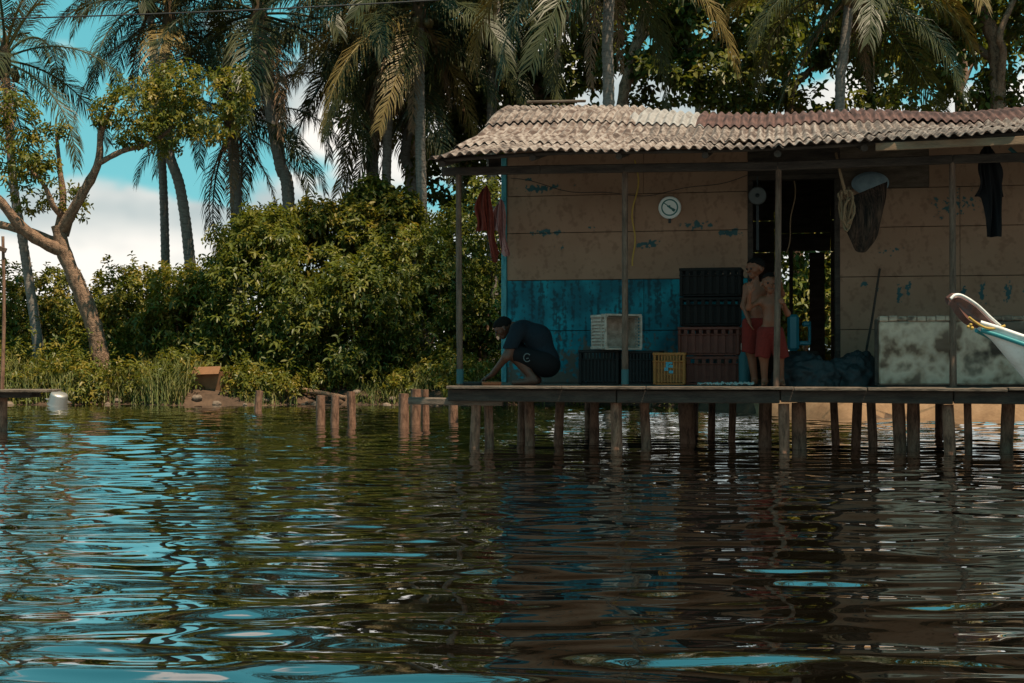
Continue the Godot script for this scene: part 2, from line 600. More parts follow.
func materials() -> void:
	M.leaf = leaf_material("leaf", Color.WHITE, 0.42, 0.9)
	M.frond = leaf_material("palm_leaf", lin(0.045, 0.05, 0.016), 0.45, 0.6)
	M.frond_old = leaf_material("palm_leaf_yellowing", lin(0.17, 0.12, 0.036), 0.5, 0.55)
	M.frond_dead = leaf_material("palm_leaf_dead", lin(0.17, 0.1, 0.055), 0.8, 0.3)
	M.grass = leaf_material("grass_blade", Color.WHITE, 0.6, 0.6)
	M.fibre = grain("palm_fibre", [Color(0.05, 0.03, 0.018), Color(0.14, 0.09, 0.05)], 0.02, Vector3(3, 0.8, 3), 0.95, 3)
	M.nut = plain("coconut_husk", lin(0.11, 0.08, 0.03), 0.5)
	M.palm_bark = grain("palm_bark", [Color(0.07, 0.055, 0.045), Color(0.16, 0.135, 0.115), Color(0.24, 0.21, 0.18), Color(0.12, 0.1, 0.085)], 0.02, Vector3(0.9, 2.6, 0.9), 0.9, 5, 0.6)
	M.bark = grain("rough_bark", [Color(0.055, 0.034, 0.022), Color(0.17, 0.105, 0.068), Color(0.34, 0.21, 0.135), Color(0.15, 0.1, 0.066)], 0.022, Vector3(1.7, 0.9, 1.7), 0.95, 8, 2.5, 0.45, 0.4, true, 2.4)
	M.pale_bark = grain("pale_bark", [Color(0.12, 0.08, 0.06), Color(0.36, 0.26, 0.2)], 0.02, Vector3(1.2, 0.7, 1.2), 0.9, 9)
	M.soil = grain("bank_soil", [Color(0.026, 0.016, 0.01), Color(0.065, 0.039, 0.024), Color(0.12, 0.072, 0.043)], 0.018, Vector3(0.35, 0.35, 0.35), 0.95, 12, 2.0)
	M.sand = grain("bank_sand", [Color(0.12, 0.068, 0.036), Color(0.2, 0.12, 0.064), Color(0.26, 0.165, 0.095)], 0.018, Vector3(0.5, 0.5, 0.5), 0.95, 13, 1.0)
	M.stone = grain("shore_stone", [Color(0.06, 0.045, 0.035), Color(0.16, 0.12, 0.09), Color(0.26, 0.19, 0.14)], 0.03, Vector3(1.5, 1.5, 1.5), 0.9, 14, 0.8)
	M.old_wood = grain("weathered_plank", [Color(0.04, 0.028, 0.02), Color(0.1, 0.074, 0.055), Color(0.17, 0.13, 0.1), Color(0.08, 0.058, 0.043)], 0.02, Vector3(0.5, 3.0, 3.0), 0.9, 16, 0.5)
	M.dark_wood = grain("dark_beam", [Color(0.018, 0.014, 0.012), Color(0.045, 0.034, 0.027), Color(0.07, 0.055, 0.043)], 0.02, Vector3(0.5, 2.5, 2.5), 0.9, 18, 0.5)
	M.pile = grain("pile_wood", [Color(0.05, 0.026, 0.017), Color(0.14, 0.073, 0.046), Color(0.27, 0.148, 0.096), Color(0.1, 0.053, 0.034)], 0.02, Vector3(3.0, 0.6, 3.0), 0.85, 19, 0.6)
	M.post = grain("grey_post", [Color(0.045, 0.027, 0.018), Color(0.12, 0.075, 0.052), Color(0.2, 0.13, 0.092)], 0.022, Vector3(3.0, 0.5, 3.0), 0.85, 21, 0.3)
	M.fascia = grain("tan_fascia", [Color(0.13, 0.08, 0.048), Color(0.26, 0.17, 0.105)], 0.02, Vector3(0.5, 3.0, 3.0), 0.9, 22, 0.3)
	M.teal = grain("teal_paint", [Color(0.03, 0.14, 0.16), Color(0.06, 0.25, 0.28), Color(0.1, 0.33, 0.34)], 0.025, Vector3(2, 0.8, 2), 0.7, 23)
	M.zinc = grain("whitish_zinc", [Color(0.055, 0.032, 0.024), Color(0.17, 0.115, 0.09), Color(0.27, 0.215, 0.185), Color(0.34, 0.295, 0.265), Color(0.25, 0.2, 0.17), Color(0.1, 0.064, 0.05)], 0.02, Vector3(1.6, 1.0, 0.3), 0.8, 29, 0.0, 0.12, 0.4, false, 3.2)
	M.zinc_dirty = grain("stained_zinc", [Color(0.03, 0.02, 0.016), Color(0.13, 0.082, 0.062), Color(0.23, 0.178, 0.15), Color(0.3, 0.255, 0.225), Color(0.17, 0.12, 0.096), Color(0.05, 0.032, 0.025)], 0.02, Vector3(1.6, 1.0, 0.3), 0.8, 35, 0.0, 0.12, 0.4, false, 3.2)
	M.zinc_blue = grain("bluish_zinc", [Color(0.07, 0.05, 0.042), Color(0.23, 0.205, 0.19), Color(0.33, 0.31, 0.295), Color(0.16, 0.13, 0.115)], 0.016, Vector3(2.2, 1.0, 0.55), 0.75, 34, 0.0, 0.3, 0.4, false)
	M.rust = grain("rusty_sheet", [Color(0.04, 0.019, 0.015), Color(0.095, 0.044, 0.035), Color(0.14, 0.07, 0.056), Color(0.07, 0.035, 0.028)], 0.02, Vector3(1.6, 1.0, 0.3), 0.8, 29, 0.0, 0.12, 0.4, false, 3.2)
	M.inner = grain("bare_inner_board", [Color(0.05, 0.036, 0.026), Color(0.11, 0.08, 0.058), Color(0.16, 0.12, 0.09)], 0.02, Vector3(0.6, 2.5, 2.5), 0.95, 29)
	M.cable = plain("black_cable", lin(0.012, 0.012, 0.012), 0.6)
	M.skin = plain("skin", lin(0.185, 0.058, 0.024), 0.6)
	M.skin_dark = plain("tanned_skin", lin(0.1, 0.038, 0.02), 0.6)
	M.hair = plain("black_hair", lin(0.01, 0.008, 0.007), 0.9, 0.2)
	M.eye = plain("eye", lin(0.012, 0.01, 0.009), 0.2)
	M.lip = plain("lips", lin(0.07, 0.025, 0.02), 0.5)
	M.red_cloth = grain("red_shorts", [Color(0.12, 0.011, 0.007), Color(0.18, 0.019, 0.012)], 0.03, Vector3(4, 4, 4), 0.95, 31, 0, 0.3, 0.4, false)
	M.rust_cloth = grain("rust_red_cloth", [Color(0.12, 0.022, 0.014), Color(0.2, 0.042, 0.026)], 0.03, Vector3(3, 3, 3), 0.95, 32)
	M.pink_cloth = grain("faded_pink_cloth", [Color(0.28, 0.13, 0.12), Color(0.42, 0.22, 0.2)], 0.03, Vector3(3, 3, 3), 0.95, 33)
	M.black_cloth = plain("black_cloth", lin(0.012, 0.012, 0.013), 0.95, 0.2)
	M.navy = grain("navy_cloth", [Color(0.008, 0.012, 0.017), Color(0.013, 0.021, 0.028)], 0.03, Vector3(4, 4, 4), 0.95, 34, 0, 0.3, 0.3, false)
	M.tarp = grain("dark_teal_tarp", [Color(0.01, 0.012, 0.013), Color(0.018, 0.025, 0.027), Color(0.013, 0.015, 0.016)], 0.02, Vector3(2, 2, 2), 0.6, 35, 0.6)
	M.net = grain("brown_striped_cloth", [Color(0.012, 0.01, 0.009), Color(0.02, 0.015, 0.012), Color(0.09, 0.056, 0.038)], 0.03, Vector3(5, 0.4, 5), 0.95, 36, 0.0, 0.2, 0.3, true, 2.6)
	M.rope = grain("hemp_rope", [Color(0.13, 0.08, 0.045), Color(0.28, 0.18, 0.1)], 0.05, Vector3(6, 6, 6), 0.95, 37)
	M.yellow_rope = plain("yellow_rope", lin(0.42, 0.27, 0.06), 0.9)
	M.white_plastic = grain("yellowed_white_plastic", [Color(0.2, 0.15, 0.11), Color(0.42, 0.34, 0.27), Color(0.55, 0.47, 0.39)], 0.02, Vector3(2, 2, 2), 0.5, 38)
	M.black_plastic = plain("dark_blue_grey_plastic", lin(0.016, 0.016, 0.015), 0.6, 0.3)
	M.crate_black = plain("black_plastic", lin(0.009, 0.008, 0.007), 0.7, 0.3)
	M.crate_red = grain("brown_red_plastic", [Color(0.075, 0.016, 0.008), Color(0.12, 0.028, 0.013)], 0.02, Vector3(2, 2, 2), 0.55, 39)
	M.crate_yellow = grain("yellow_plastic", [Color(0.27, 0.095, 0.02), Color(0.4, 0.15, 0.03)], 0.02, Vector3(2, 2, 2), 0.55, 40)
	M.blue_plastic = plain("blue_plastic", lin(0.03, 0.28, 0.36), 0.45)
	M.white_paint = plain("white_enamel", lin(0.72, 0.72, 0.7), 0.35)
	M.dial = plain("dial_face", lin(0.74, 0.78, 0.74), 0.4)
	M.dial_grey = plain("grey_dial", lin(0.1, 0.11, 0.108), 0.6)
	M.teal_ink = plain("teal_print", lin(0.02, 0.15, 0.14), 0.5)
	M.dark_ink = plain("dark_print", lin(0.012, 0.02, 0.022), 0.6)
	M.post_teal = plain("old_teal_band", lin(0.015, 0.085, 0.095), 0.7)
	M.chest = grain("stained_white_chest", [Color(0.04, 0.026, 0.018), Color(0.16, 0.115, 0.08), Color(0.4, 0.28, 0.2), Color(0.55, 0.41, 0.3), Color(0.47, 0.35, 0.26), Color(0.34, 0.23, 0.155), Color(0.1, 0.055, 0.034)], 0.007, Vector3(0.7, 0.6, 0.7), 0.8, 41, 0.3, 0.25, 0.4, true, 2.2)
	M.pale_blue = grain("pale_blue_enamel", [Color(0.14, 0.2, 0.24), Color(0.26, 0.34, 0.38)], 0.02, Vector3(2, 2, 2), 0.6, 42)
	M.boat_white = grain("boat_white_paint", [Color(0.5, 0.48, 0.44), Color(0.72, 0.71, 0.68), Color(0.76, 0.76, 0.74)], 0.02, Vector3(1, 1, 1), 0.35, 43)
	M.boat_teal = plain("boat_teal_paint", lin(0.02, 0.2, 0.22), 0.35)
	M.boat_dark = grain("boat_maroon_paint", [Color(0.03, 0.018, 0.014), Color(0.14, 0.06, 0.045), Color(0.03, 0.045, 0.055)], 0.03, Vector3(2, 2, 2), 0.4, 44)
	M.carton = grain("brown_carton", [Color(0.16, 0.075, 0.035), Color(0.26, 0.125, 0.06)], 0.02, Vector3(1, 1, 1), 0.9, 45)
	M.tin = plain("dull_aluminium", lin(0.4, 0.38, 0.36), 0.5, 0.5, 0.8)
	M.orange = plain("orange_plastic", lin(0.4, 0.085, 0.02), 0.6)
	M.white_cloth = plain("white_rag", lin(0.42, 0.38, 0.34), 0.95)
	# murky lagoon water: almost black-brown below a mirror-smooth skin
	M.water = plain("lagoon_water", lin(0.0045, 0.0036, 0.0022), 0.015, 0.707)
	M.water.clearcoat_enabled = true
	M.water.clearcoat = 1.0
	M.water.clearcoat_roughness = 0.01

# the painted boards of the front wall: colours, worn patches and streaks of the older blue coat, laid out in wall metres
func wall_paint() -> void:
	var w := 896
	var h := 368
	var a := noise_bytes(512, 0.012, 4, 201)
	var b := noise_bytes(512, 0.06, 3, 202)
	var d := noise_bytes(512, 0.03, 4, 203)
	var beige := Image.create_empty(w, h, false, Image.FORMAT_RGB8)
	var blue := Image.create_empty(w, h, false, Image.FORMAT_RGB8)
	# [u, y, half width, half height, strength] of the places where the blue shows, in metres on the wall
	var spots := [[-0.12, 2.98, 0.12, 0.03, 1.0], [0.02, 2.87, 0.3, 0.06, 1.0], [0.45, 2.9, 0.1, 0.04, 0.5], [0.1, 2.36, 0.35, 0.05, 0.9], [0.6, 2.4, 0.15, 0.04, 0.8], [1.25, 2.22, 0.16, 0.07, 1.0], [1.8, 2.42, 0.3, 0.1, 0.75], [2.15, 2.33, 0.25, 0.06, 1.0], [0.25, 2.2, 0.2, 0.06, 0.6],
		[3.62, 1.74, 0.08, 0.05, 0.9], [3.75, 1.68, 0.06, 0.04, 0.8], [3.98, 1.62, 0.05, 0.16, 0.9], [4.08, 1.7, 0.05, 0.12, 0.9], [4.66, 1.65, 0.06, 0.1, 0.9], [4.85, 1.62, 0.06, 0.18, 0.9], [5.1, 1.65, 0.07, 0.2, 0.9], [5.3, 1.62, 0.05, 0.2, 0.9], [3.9, 2.1, 0.25, 0.12, 0.6], [4.6, 2.6, 0.4, 0.25, 0.7]]
	for y in h:
		for x in w:
			var u := -0.4 + 7.0 * x / w
			var yy := 3.45 - 2.875 * y / h
			var na := a[(y % 512) * 512 + x % 512] / 255.0
			var nb := b[(y * 2 % 512) * 512 + (x * 2) % 512] / 255.0
			var nd := d[(y % 512) * 512 + (x * 2) % 512] / 255.0
			var c := Color(0.26, 0.155, 0.1).lerp(Color(0.33, 0.205, 0.135), na)
			c = c.lerp(Color(0.19, 0.11, 0.07), clampf((nb * 0.4 + nd * 0.6 - 0.55) * 4.0, 0.0, 0.6))
			var worn := 0.0
			for s in spots:
				var e := Vector2((u - s[0]) / s[2], (yy - s[1]) / s[3]).length_squared()
				if e < 4.0:
					worn = maxf(worn, exp(-e) * s[4])
			if worn * 0.75 + nb * 0.65 + nd * 0.3 > 1.03:
				c = Color(0.025, 0.075, 0.085).lerp(Color(0.05, 0.11, 0.115), nd)
			beige.set_pixel(x, y, c.linear_to_srgb())
			var st := d[((y / 5) % 512) * 512 + (x * 3) % 512] / 255.0
			var q := Color(0.006, 0.1, 0.135).lerp(Color(0.008, 0.24, 0.3), clampf((na - 0.5) * 2.2 + 0.5, 0.0, 1.0))
			q = q.lerp(Color(0.01, 0.04, 0.052), clampf((st * 0.6 + nb * 0.4 - 0.5) * 6.0, 0.0, 0.85))
			q = q.lerp(Color(0.12, 0.085, 0.06), clampf((nb * 0.5 + nd * 0.8 - 0.3 - (yy - 0.64) * 0.9) * 5.0, 0.0, 0.9))
			blue.set_pixel(x, y, q.linear_to_srgb())
	M.beige = plain("beige_wall_paint", Color.WHITE, 0.9, 0.3)
	M.beige.albedo_texture = ImageTexture.create_from_image(beige)
	M.blue = plain("turquoise_wall_paint", Color.WHITE, 0.75, 0.4)
	M.blue.albedo_texture = ImageTexture.create_from_image(blue)

# ------------------------------------------------------------------ sky: blue air with heaped clouds low down all the way round
func sky() -> Sky:
	var w := 2048
	var h := 1024
	var f := FastNoiseLite.new()
	f.seed = 26
	f.frequency = 1.7
	f.fractal_octaves = 5
	var im := Image.create_empty(w, h, false, Image.FORMAT_RGBF)
	for y in h:
		var el := (0.5 - (y + 0.5) / h) * PI
		for x in w:
			var az := TAU * ((x + 0.5) / w - 0.5)
			var up := maxf(sin(el), 0.0)
			var c := Color(0.23, 0.5, 0.51).lerp(Color(0.004, 0.22, 0.285), pow(clampf(up * 1.35, 0.0, 1.0), 0.42))
			c.r = 0.004 + 0.3 * pow(1.0 - pow(clampf(up * 1.35, 0.0, 1.0), 0.25), 0.9)
			if el > 0.0 and el < 1.2:
				var q := Vector3(sin(az) * cos(el) * 1.2, 2.6 * el, -cos(az) * cos(el) * 1.2)
				var n := f.get_noise_3dv(q) + 0.45 * f.get_noise_3dv(q * 3.1 + Vector3(9, 0, 0))
				var k := smoothstep(-0.01, 0.09, n + clampf(1.2 - el * 5.2, -0.34, 0.33))
				var body_ := f.get_noise_3dv(q * 2.0 + Vector3(0.1, 0.25, 0.05))
				var cc := Color(0.32, 0.36, 0.36).lerp(Color(0.66, 0.62, 0.57), clampf(0.4 + body_ * 2.0 + n * 0.5, 0.0, 1.0))
				c = c.lerp(cc, k * 0.96)
			im.set_pixel(x, y, c)
	var p := PanoramaSkyMaterial.new()
	p.panorama = ImageTexture.create_from_image(im)
	var s := Sky.new()
	s.sky_material = p
	return s

# ------------------------------------------------------------------ water and ground
func shore(x: float) -> float:     # how far from the camera the bank starts, at x
	return lerpf(28.2, 21.5, smoothstep(2.5, 5.5, x)) + 0.35 * sin(x * 1.3) + 0.2 * sin(x * 3.1 + 1.0)

func wave(n: Array, x: float, z: float) -> float:
	var a: FastNoiseLite = n[0]
	var b: FastNoiseLite = n[1]
	var e: FastNoiseLite = n[2]
	return 0.0116 * a.get_noise_2d(x * 0.4, z) + 0.0027 * b.get_noise_2d(x * 0.3, z) + 0.0007 * e.get_noise_2d(x * 0.35, z)

func water() -> void:
	var ns := []
	for k in 3:
		var f := FastNoiseLite.new()
		f.seed = 300 + k
		f.frequency = [2.7, 4.6, 8.5][k]
		f.fractal_type = FastNoiseLite.FRACTAL_NONE
		ns.append(f)
	var rows := PackedFloat32Array([-60.0, -20.0, -6.0, -1.0])
	var d := 1.5
	while d < 36.0:
		rows.append(d)
		d += 0.012 + 0.0034 * d
	rows.append_array(PackedFloat32Array([45.0, 80.0, 160.0]))
	var cols := 440
	var g := G.new()
	for r in rows.size():
		var dist := rows[r]
		var wide := 4.0 + 1.0 * maxf(dist, 0.0)
		for c in cols + 1:
			var s := 2.0 * c / cols - 1.0
			var x := s * wide * 0.5 + 70.0 * pow(s, 15.0)
			var z := -dist
			var y := wave(ns, x, z)
			g.v.append(Vector3(x, y, z))
			g.n.append(Vector3(-(wave(ns, x + 0.006, z) - y) / 0.006, 1.0, -(wave(ns, x, z + 0.006) - y) / 0.006).normalized())
	for r in rows.size() - 1:
		for c in cols:
			var k := r * (cols + 1) + c
			g.i.append_array(PackedInt32Array([k, k + cols + 1, k + 1, k + 1, k + cols + 1, k + cols + 2]))
	var o := put(g.mesh(), "water", M.water, self)
	o.set_meta("kind", "structure")

func ground_height(x: float, dist: float) -> float:
	var s := dist - shore(x)
	if s < 0.0:
		return maxf(-1.2, s * 0.5)
	return 0.42 * (1.0 - exp(-s * 1.6)) + 0.03 * sin(x * 2.3 + dist) + 0.02 * sin(x * 5.1) + minf(s * 0.012, 0.8)

func ground() -> void:
	var g := G.new()
	var nx := 180
	var rows := []
	var d := 18.0
	while d < 40.0:
		rows.append(d)
		d += 0.22
	rows.append_array([45.0, 60.0, 100.0, 250.0, 900.0])
	for r in rows.size():
		var dist: float = rows[r]
		for c in nx + 1:
			var s := 2.0 * c / nx - 1.0
			var x := s * 18.0 + 800.0 * pow(s, 17.0)
			var e := 0.05
			var y := ground_height(x, dist)
			g.add(Vector3(x, y, -dist), Vector3(-(ground_height(x + e, dist) - y) / e, 1.0, (ground_height(x, dist + e) - y) / e).normalized())
	for r in rows.size() - 1:
		for c in nx:
			var k := r * (nx + 1) + c
			g.i.append_array(PackedInt32Array([k, k + nx + 1, k + 1, k + 1, k + nx + 1, k + nx + 2]))
	var o := put(g.mesh(), "ground", M.soil, self)
	o.set_meta("kind", "structure")
	# the bare sandy landing behind the hut
	var sd := G.new()
	sd.grid(func(a: float, b: float) -> Vector3:
		var x := 4.2 + 8.0 * a
		var dist := shore(x) - 0.3 + 2.6 * b
		return Vector3(x, ground_height(x, dist) + 0.012, -dist), 60, 16)
	var so := put(sd.mesh(), "sand_ground", M.sand, self)
	so.set_meta("kind", "structure")

func grass() -> void:
	var g := G.new()
	rng.seed = 900
	var cols := [Color(0.11, 0.125, 0.028), Color(0.08, 0.1, 0.022), Color(0.15, 0.14, 0.04), Color(0.055, 0.075, 0.018)]
	var f := FastNoiseLite.new()
	f.seed = 8
	f.frequency = 0.35
	for k in 34000:
		var x := rng.randf_range(-13.5, 3.5)
		var s := 0.02 + 3.4 * pow(rng.randf(), 1.2)
		var dist := shore(x) + s
		var thick := f.get_noise_2d(x, dist)
		if thick < -0.35 or (absf(x + 6.15) < 0.4 and dist < 29.0):
			continue
		var high := rng.randf_range(0.1, 0.6) * (0.85 + thick * 0.6) * (1.15 if x < -6.5 or x > -2.0 else 0.6)
		var p := Vector3(x, ground_height(x, dist) - 0.02, -dist)
		var a := rng.randf() * TAU
		var lean := Vector3(cos(a), 0, sin(a)) * high * rng.randf_range(0.2, 1.0)
		var wv := Vector3(-sin(a), 0, cos(a)) * rng.randf_range(0.006, 0.014)
		var nn := Vector3(cos(a), 0.5, sin(a)).normalized()
		var cc := tint(cols)
		var b := g.v.size()
		for e in [p - wv, p + wv, p + lean * 0.35 + Vector3(0, high * 0.6, 0) - wv * 0.8, p + lean * 0.35 + Vector3(0, high * 0.6, 0) + wv * 0.8, p + lean + Vector3(0, high, 0)]:
			g.add(e, nn)
			g.c.append(cc)
		g.tri(b, b + 1, b + 3); g.tri(b, b + 3, b + 2); g.tri(b + 2, b + 3, b + 4)
	var o := put(g.mesh(), "bank_grass", M.grass, self)
	o.set_meta("kind", "stuff")
	tag(o, "tall yellow-green grass growing along the bank", "grass")
	# broad weeds and creepers along the edge
	var lobes := []
	rng.seed = 77
	for k in 150:
		var x := rng.randf_range(-13.0, 2.6)
		var dist := shore(x) + rng.randf_range(0.1, 2.6)
		if absf(x + 6.15) < 0.5 and dist < 29.2:
			continue
		lobes.append([Vector3(x, ground_height(x, dist) + 0.18, -dist), Vector3(rng.randf_range(0.25, 0.6), rng.randf_range(0.15, 0.7) * (0.7 + 0.2 * (dist - shore(x))) * (1.6 if x < -6.9 else 1.0), 0.35)])
	var w := put(foliage(lobes, 9000, 6, 0.11, 0.04, C.yellow_green, -0.6, 91, 0.2), "bank_weeds", M.leaf, self)
	w.set_meta("kind", "stuff")
	tag(w, "low leafy weeds crowding the water's edge", "weeds")

# ------------------------------------------------------------------ the hut
func roof_y(u: float, v: float) -> float:
	var pts := [[-0.75, 2.95], [-0.25, 3.03], [0.42, 3.18], [1.58, 3.47], [2.27, 3.72], [2.69, 3.90], [3.56, 4.14], [3.7, 4.11], [6.2, 3.2]]
	var y := 2.89
	for k in pts.size() - 1:
		if v >= pts[k][0] and v <= pts[k + 1][0]:
			y = lerpf(pts[k][1], pts[k + 1][1], (v - pts[k][0]) / (pts[k + 1][0] - pts[k][0]))
	var f := clampf(v / 3.5, 0.0, 1.0)
	var mid := exp(-pow((u - 2.6) / 1.6, 2.0))
	return y + 0.05 * (1.0 - f) * smoothstep(2.5, 4.5, u) - lerpf(0.03, 0.22, f) * mid - 0.25 * f * smoothstep(3.0, 5.0, u) - 0.05 * (1.0 - f) * exp(-pow((u + 0.75) / 0.3, 2.0))

func roof_sheet(u0: float, u1: float, v0: float, v1: float, lift: float, skew: float, rows: int, wild: float) -> ArrayMesh:
	var g := G.new()
	var s1 := rng.randf() * 10.0
	var cols := int((u1 - u0) / 0.1 * 9.0)
	g.grid(func(a: float, b: float) -> Vector3:
		var u := lerpf(u0, u1, a)
		var edge := wild * (sin(u * 7.0 + s1) * 0.5 + sin(u * 17.0 + s1 * 2.0) * 0.3)
		var v := lerpf(v0 + edge + skew * (a - 0.5), v1 + skew * (a - 0.5), b)
		var y := roof_y(u, v) + 0.018 * cos(TAU * u / 0.1) + lift - 0.02 * pow(1.0 - b, 3.0) * wild * 8.0 * (0.5 + 0.5 * sin(u * 5.0 + s1)) + 0.008 * sin(u * 3.0 + v * 2.0 + s1)
		return Vector3(u, y, -v), cols, rows, 0.005)
	return g.mesh()

func board(u0: float, u1: float, y0: float, y1: float, v: float, thick: float) -> ArrayMesh:   # a wall board with wall-wide texture coordinates
	var g := G.new()
	g.box(Vector3((u0 + u1) / 2, (y0 + y1) / 2, -v - thick / 2), Vector3(u1 - u0, y1 - y0, thick))
	for k in g.v.size():
		g.t[k] = Vector2((g.v[k].x + 0.4) / 7.0, (3.45 - g.v[k].y) / 2.875)
	return g.mesh()

func beam(size: Vector3, at: Vector3, b := Basis()) -> ArrayMesh:
	var g := G.new()
	g.rounded(at, size, minf(minf(size.x, size.y), size.z) * 0.12, b)
	return g.mesh()

func pole(pts: Array, r0: float, r1: float, sides := 9, knots := 0.05) -> ArrayMesh:
	var g := G.new()
	limb(g, pts, r0, r1, sides, knots)
	return g.mesh()

func hut() -> void:
	rng.seed = 400
	var hut_ := thing("stilt_house", "weathered veranda house with corrugated roof, beige and turquoise boards, standing on a deck over water", "house", HUT, HUT_TURN)
	# front wall boards, left of the door, right of it and over it; one level of boards per row
	var wall := Node3D.new()
	wall.name = "front_wall"
	hut_.add_child(wall)
	var lv := [0.645, 1.24, 1.816, 2.355, 2.78, 3.36]
	for k in 5:
		var y0: float = lv[k] + 0.004
		var y1: float = lv[k + 1] - 0.004
		var m: Material = M.blue if k < 2 else M.beige
		var split := 1.1 + 0.12 * sin(k * 2.1)
		put(board(-0.36, split, y0, y1, 1.6 - rng.randf() * 0.008, 0.03), "board", m, wall)
		put(board(split + 0.005, 2.36, y0, y1, 1.6 - rng.randf() * 0.008, 0.03), "board", m, wall)
		if k < 4:
			put(board(3.36, 4.62, y0, y1, 1.6 - rng.randf() * 0.008, 0.03), "board", M.beige, wall)
			put(board(4.626, 6.6, y0, y1, 1.6 - rng.randf() * 0.008, 0.03), "board", M.beige, wall)
	put(board(2.364, 3.356, 2.9, 3.36, 1.598, 0.03), "board", M.dark_wood, wall)
	put(board(3.36, 4.3, 2.784, 3.36, 1.597, 0.03), "board", M.inner, wall)
	put(board(4.305, 6.6, 2.784, 3.3, 1.6, 0.03), "board", M.beige, wall)
	put(beam(Vector3(0.06, 2.6, 0.1), Vector3(-0.395, 1.95, -1.62)), "corner_board", M.teal, hut_)
	for q in [2.39, 3.33]:
		put(beam(Vector3(0.06, 2.26, 0.09), Vector3(q, 1.77, -1.63)), "door_frame", M.dark_wood, hut_)
	put(beam(Vector3(1.0, 0.06, 0.09), Vector3(2.86, 2.93, -1.63)), "door_frame", M.dark_wood, hut_)
	# side and back walls, with a back doorway that looks out on the shrubs
	for q in [-0.36, 6.58]:
		for k in 5:
			var y0: float = lv[k] + 0.004
			var y1: float = lv[k + 1] - 0.004
			put(beam(Vector3(0.03, y1 - y0, 3.35), Vector3(q + 0.015, (y0 + y1) / 2, -3.32)), "side_board", M.inner, hut_)
		for part in [[1.7, 2.65], [2.655, 3.56], [3.565, 4.9]]:
			var gb := G.new()
			var y_low := 3.364
			var t0 := maxf(roof_y(q, part[0]) - 0.07, y_low + 0.005)
			var t1 := maxf(roof_y(q, part[1]) - 0.07, y_low + 0.005)
			gb.hexa([Vector3(q, y_low, -part[0]), Vector3(q + 0.028, y_low, -part[0]), Vector3(q + 0.028, y_low, -part[1]), Vector3(q, y_low, -part[1]), Vector3(q, t0, -part[0]), Vector3(q + 0.028, t0, -part[0]), Vector3(q + 0.028, t1, -part[1]), Vector3(q, t1, -part[1])])
			put(gb.mesh(), "gable_board", M.inner, hut_)
	for k in 5:
		var y0: float = lv[k] + 0.004
		var y1: float = lv[k + 1] - 0.004 + (0.1 if k == 4 else 0.0)
		put(beam(Vector3(2.98, y1 - y0, 0.03), Vector3(1.15, (y0 + y1) / 2, -5.0)), "back_board", M.inner, hut_)
		put(beam(Vector3(3.2, y1 - y0, 0.03), Vector3(4.98, (y0 + y1) / 2, -5.0)), "back_board", M.inner, hut_)
	put(beam(Vector3(0.735, 0.23, 0.03), Vector3(3.01, 2.485, -5.0)), "back_board", M.inner, hut_)
	put(beam(Vector3(0.735, 0.82, 0.03), Vector3(3.01, 3.025, -5.0)), "back_board", M.inner, hut_)
	put(beam(Vector3(0.05, 1.9, 0.05), Vector3(2.86, 1.6, -4.9)), "back_post", M.inner, hut_)
	put(beam(Vector3(0.2, 1.7, 0.03), Vector3(3.2, 1.49, -4.95)), "added_back_screen", M.inner, hut_)  # added screen, narrows the rear opening so the doorway looks darker
	# roof: three courses of corrugated sheets on the front slope, one behind
	var roof := Node3D.new()
	roof.name = "roof"
	hut_.add_child(roof)
	var zs := [M.zinc, M.zinc_dirty, M.zinc, M.zinc_dirty, M.zinc_blue, M.zinc_dirty, M.zinc, M.zinc_dirty]
	var k2 := 0
	for course in [[-0.62, 0.78, 0.0, 0.82, 6, 0.085], [0.5, 2.42, 0.026, 0.92, 9, 0.035], [2.2, 3.6, 0.05, 0.87, 7, 0.03]]:
		var u := -0.75 + (0.0 if course[2] < 0.06 else 0.1)
		while u < 7.3:
			var wd: float = course[3] * rng.randf_range(0.9, 1.1)
			wd = roundf(wd * 10.0) / 10.0 + 0.1
			var m: Material = zs[rng.randi() % zs.size()]
			if course[0] > 2.0 and u > 1.5:
				m = M.rust
			put(roof_sheet(u, u + wd, course[0] + rng.randf_range(-0.03, 0.03), course[1], course[2] + (0.008 if k2 % 2 == 0 else 0.0) + rng.randf_range(-0.004, 0.012), rng.randf_range(-0.09, 0.09), course[4], course[5]), "roof_sheet", m, roof)
			u += wd - 0.1
			k2 += 1
	var u2 := -0.75
	while u2 < 7.3:
		put(roof_sheet(u2, u2 + 1.1, 3.58, 6.1, 0.03, 0.0, 6, 0.02), "roof_sheet", M.rust, roof)
		u2 += 1.0
	# loose strip lying askew on the upper course near the gable
	var strip := G.new()
	strip.rounded(Vector3(-0.06, roof_y(-0.06, 3.3) + 0.12, -3.3), Vector3(0.75, 0.025, 0.07), 0.006, Basis(Vector3.UP, 0.2) * Basis(Vector3.BACK, 0.02))
	put(strip.mesh(), "loose_batten", M.old_wood, roof)
	# rafters and purlins
	var frame := Node3D.new()
	frame.name = "roof_frame"
	hut_.add_child(frame)
	for q in [-0.62, 0.3, 1.16, 2.0, 2.69, 3.5, 4.36, 5.3, 6.3]:
		var pts := []
		for v in [-0.5, 0.5, 1.6, 2.7, 3.5]:
			pts.append(Vector3(q, roof_y(q, v) - 0.075, -v))
		put(pole(pts, 0.035, 0.035, 7), "rafter", M.dark_wood, frame)
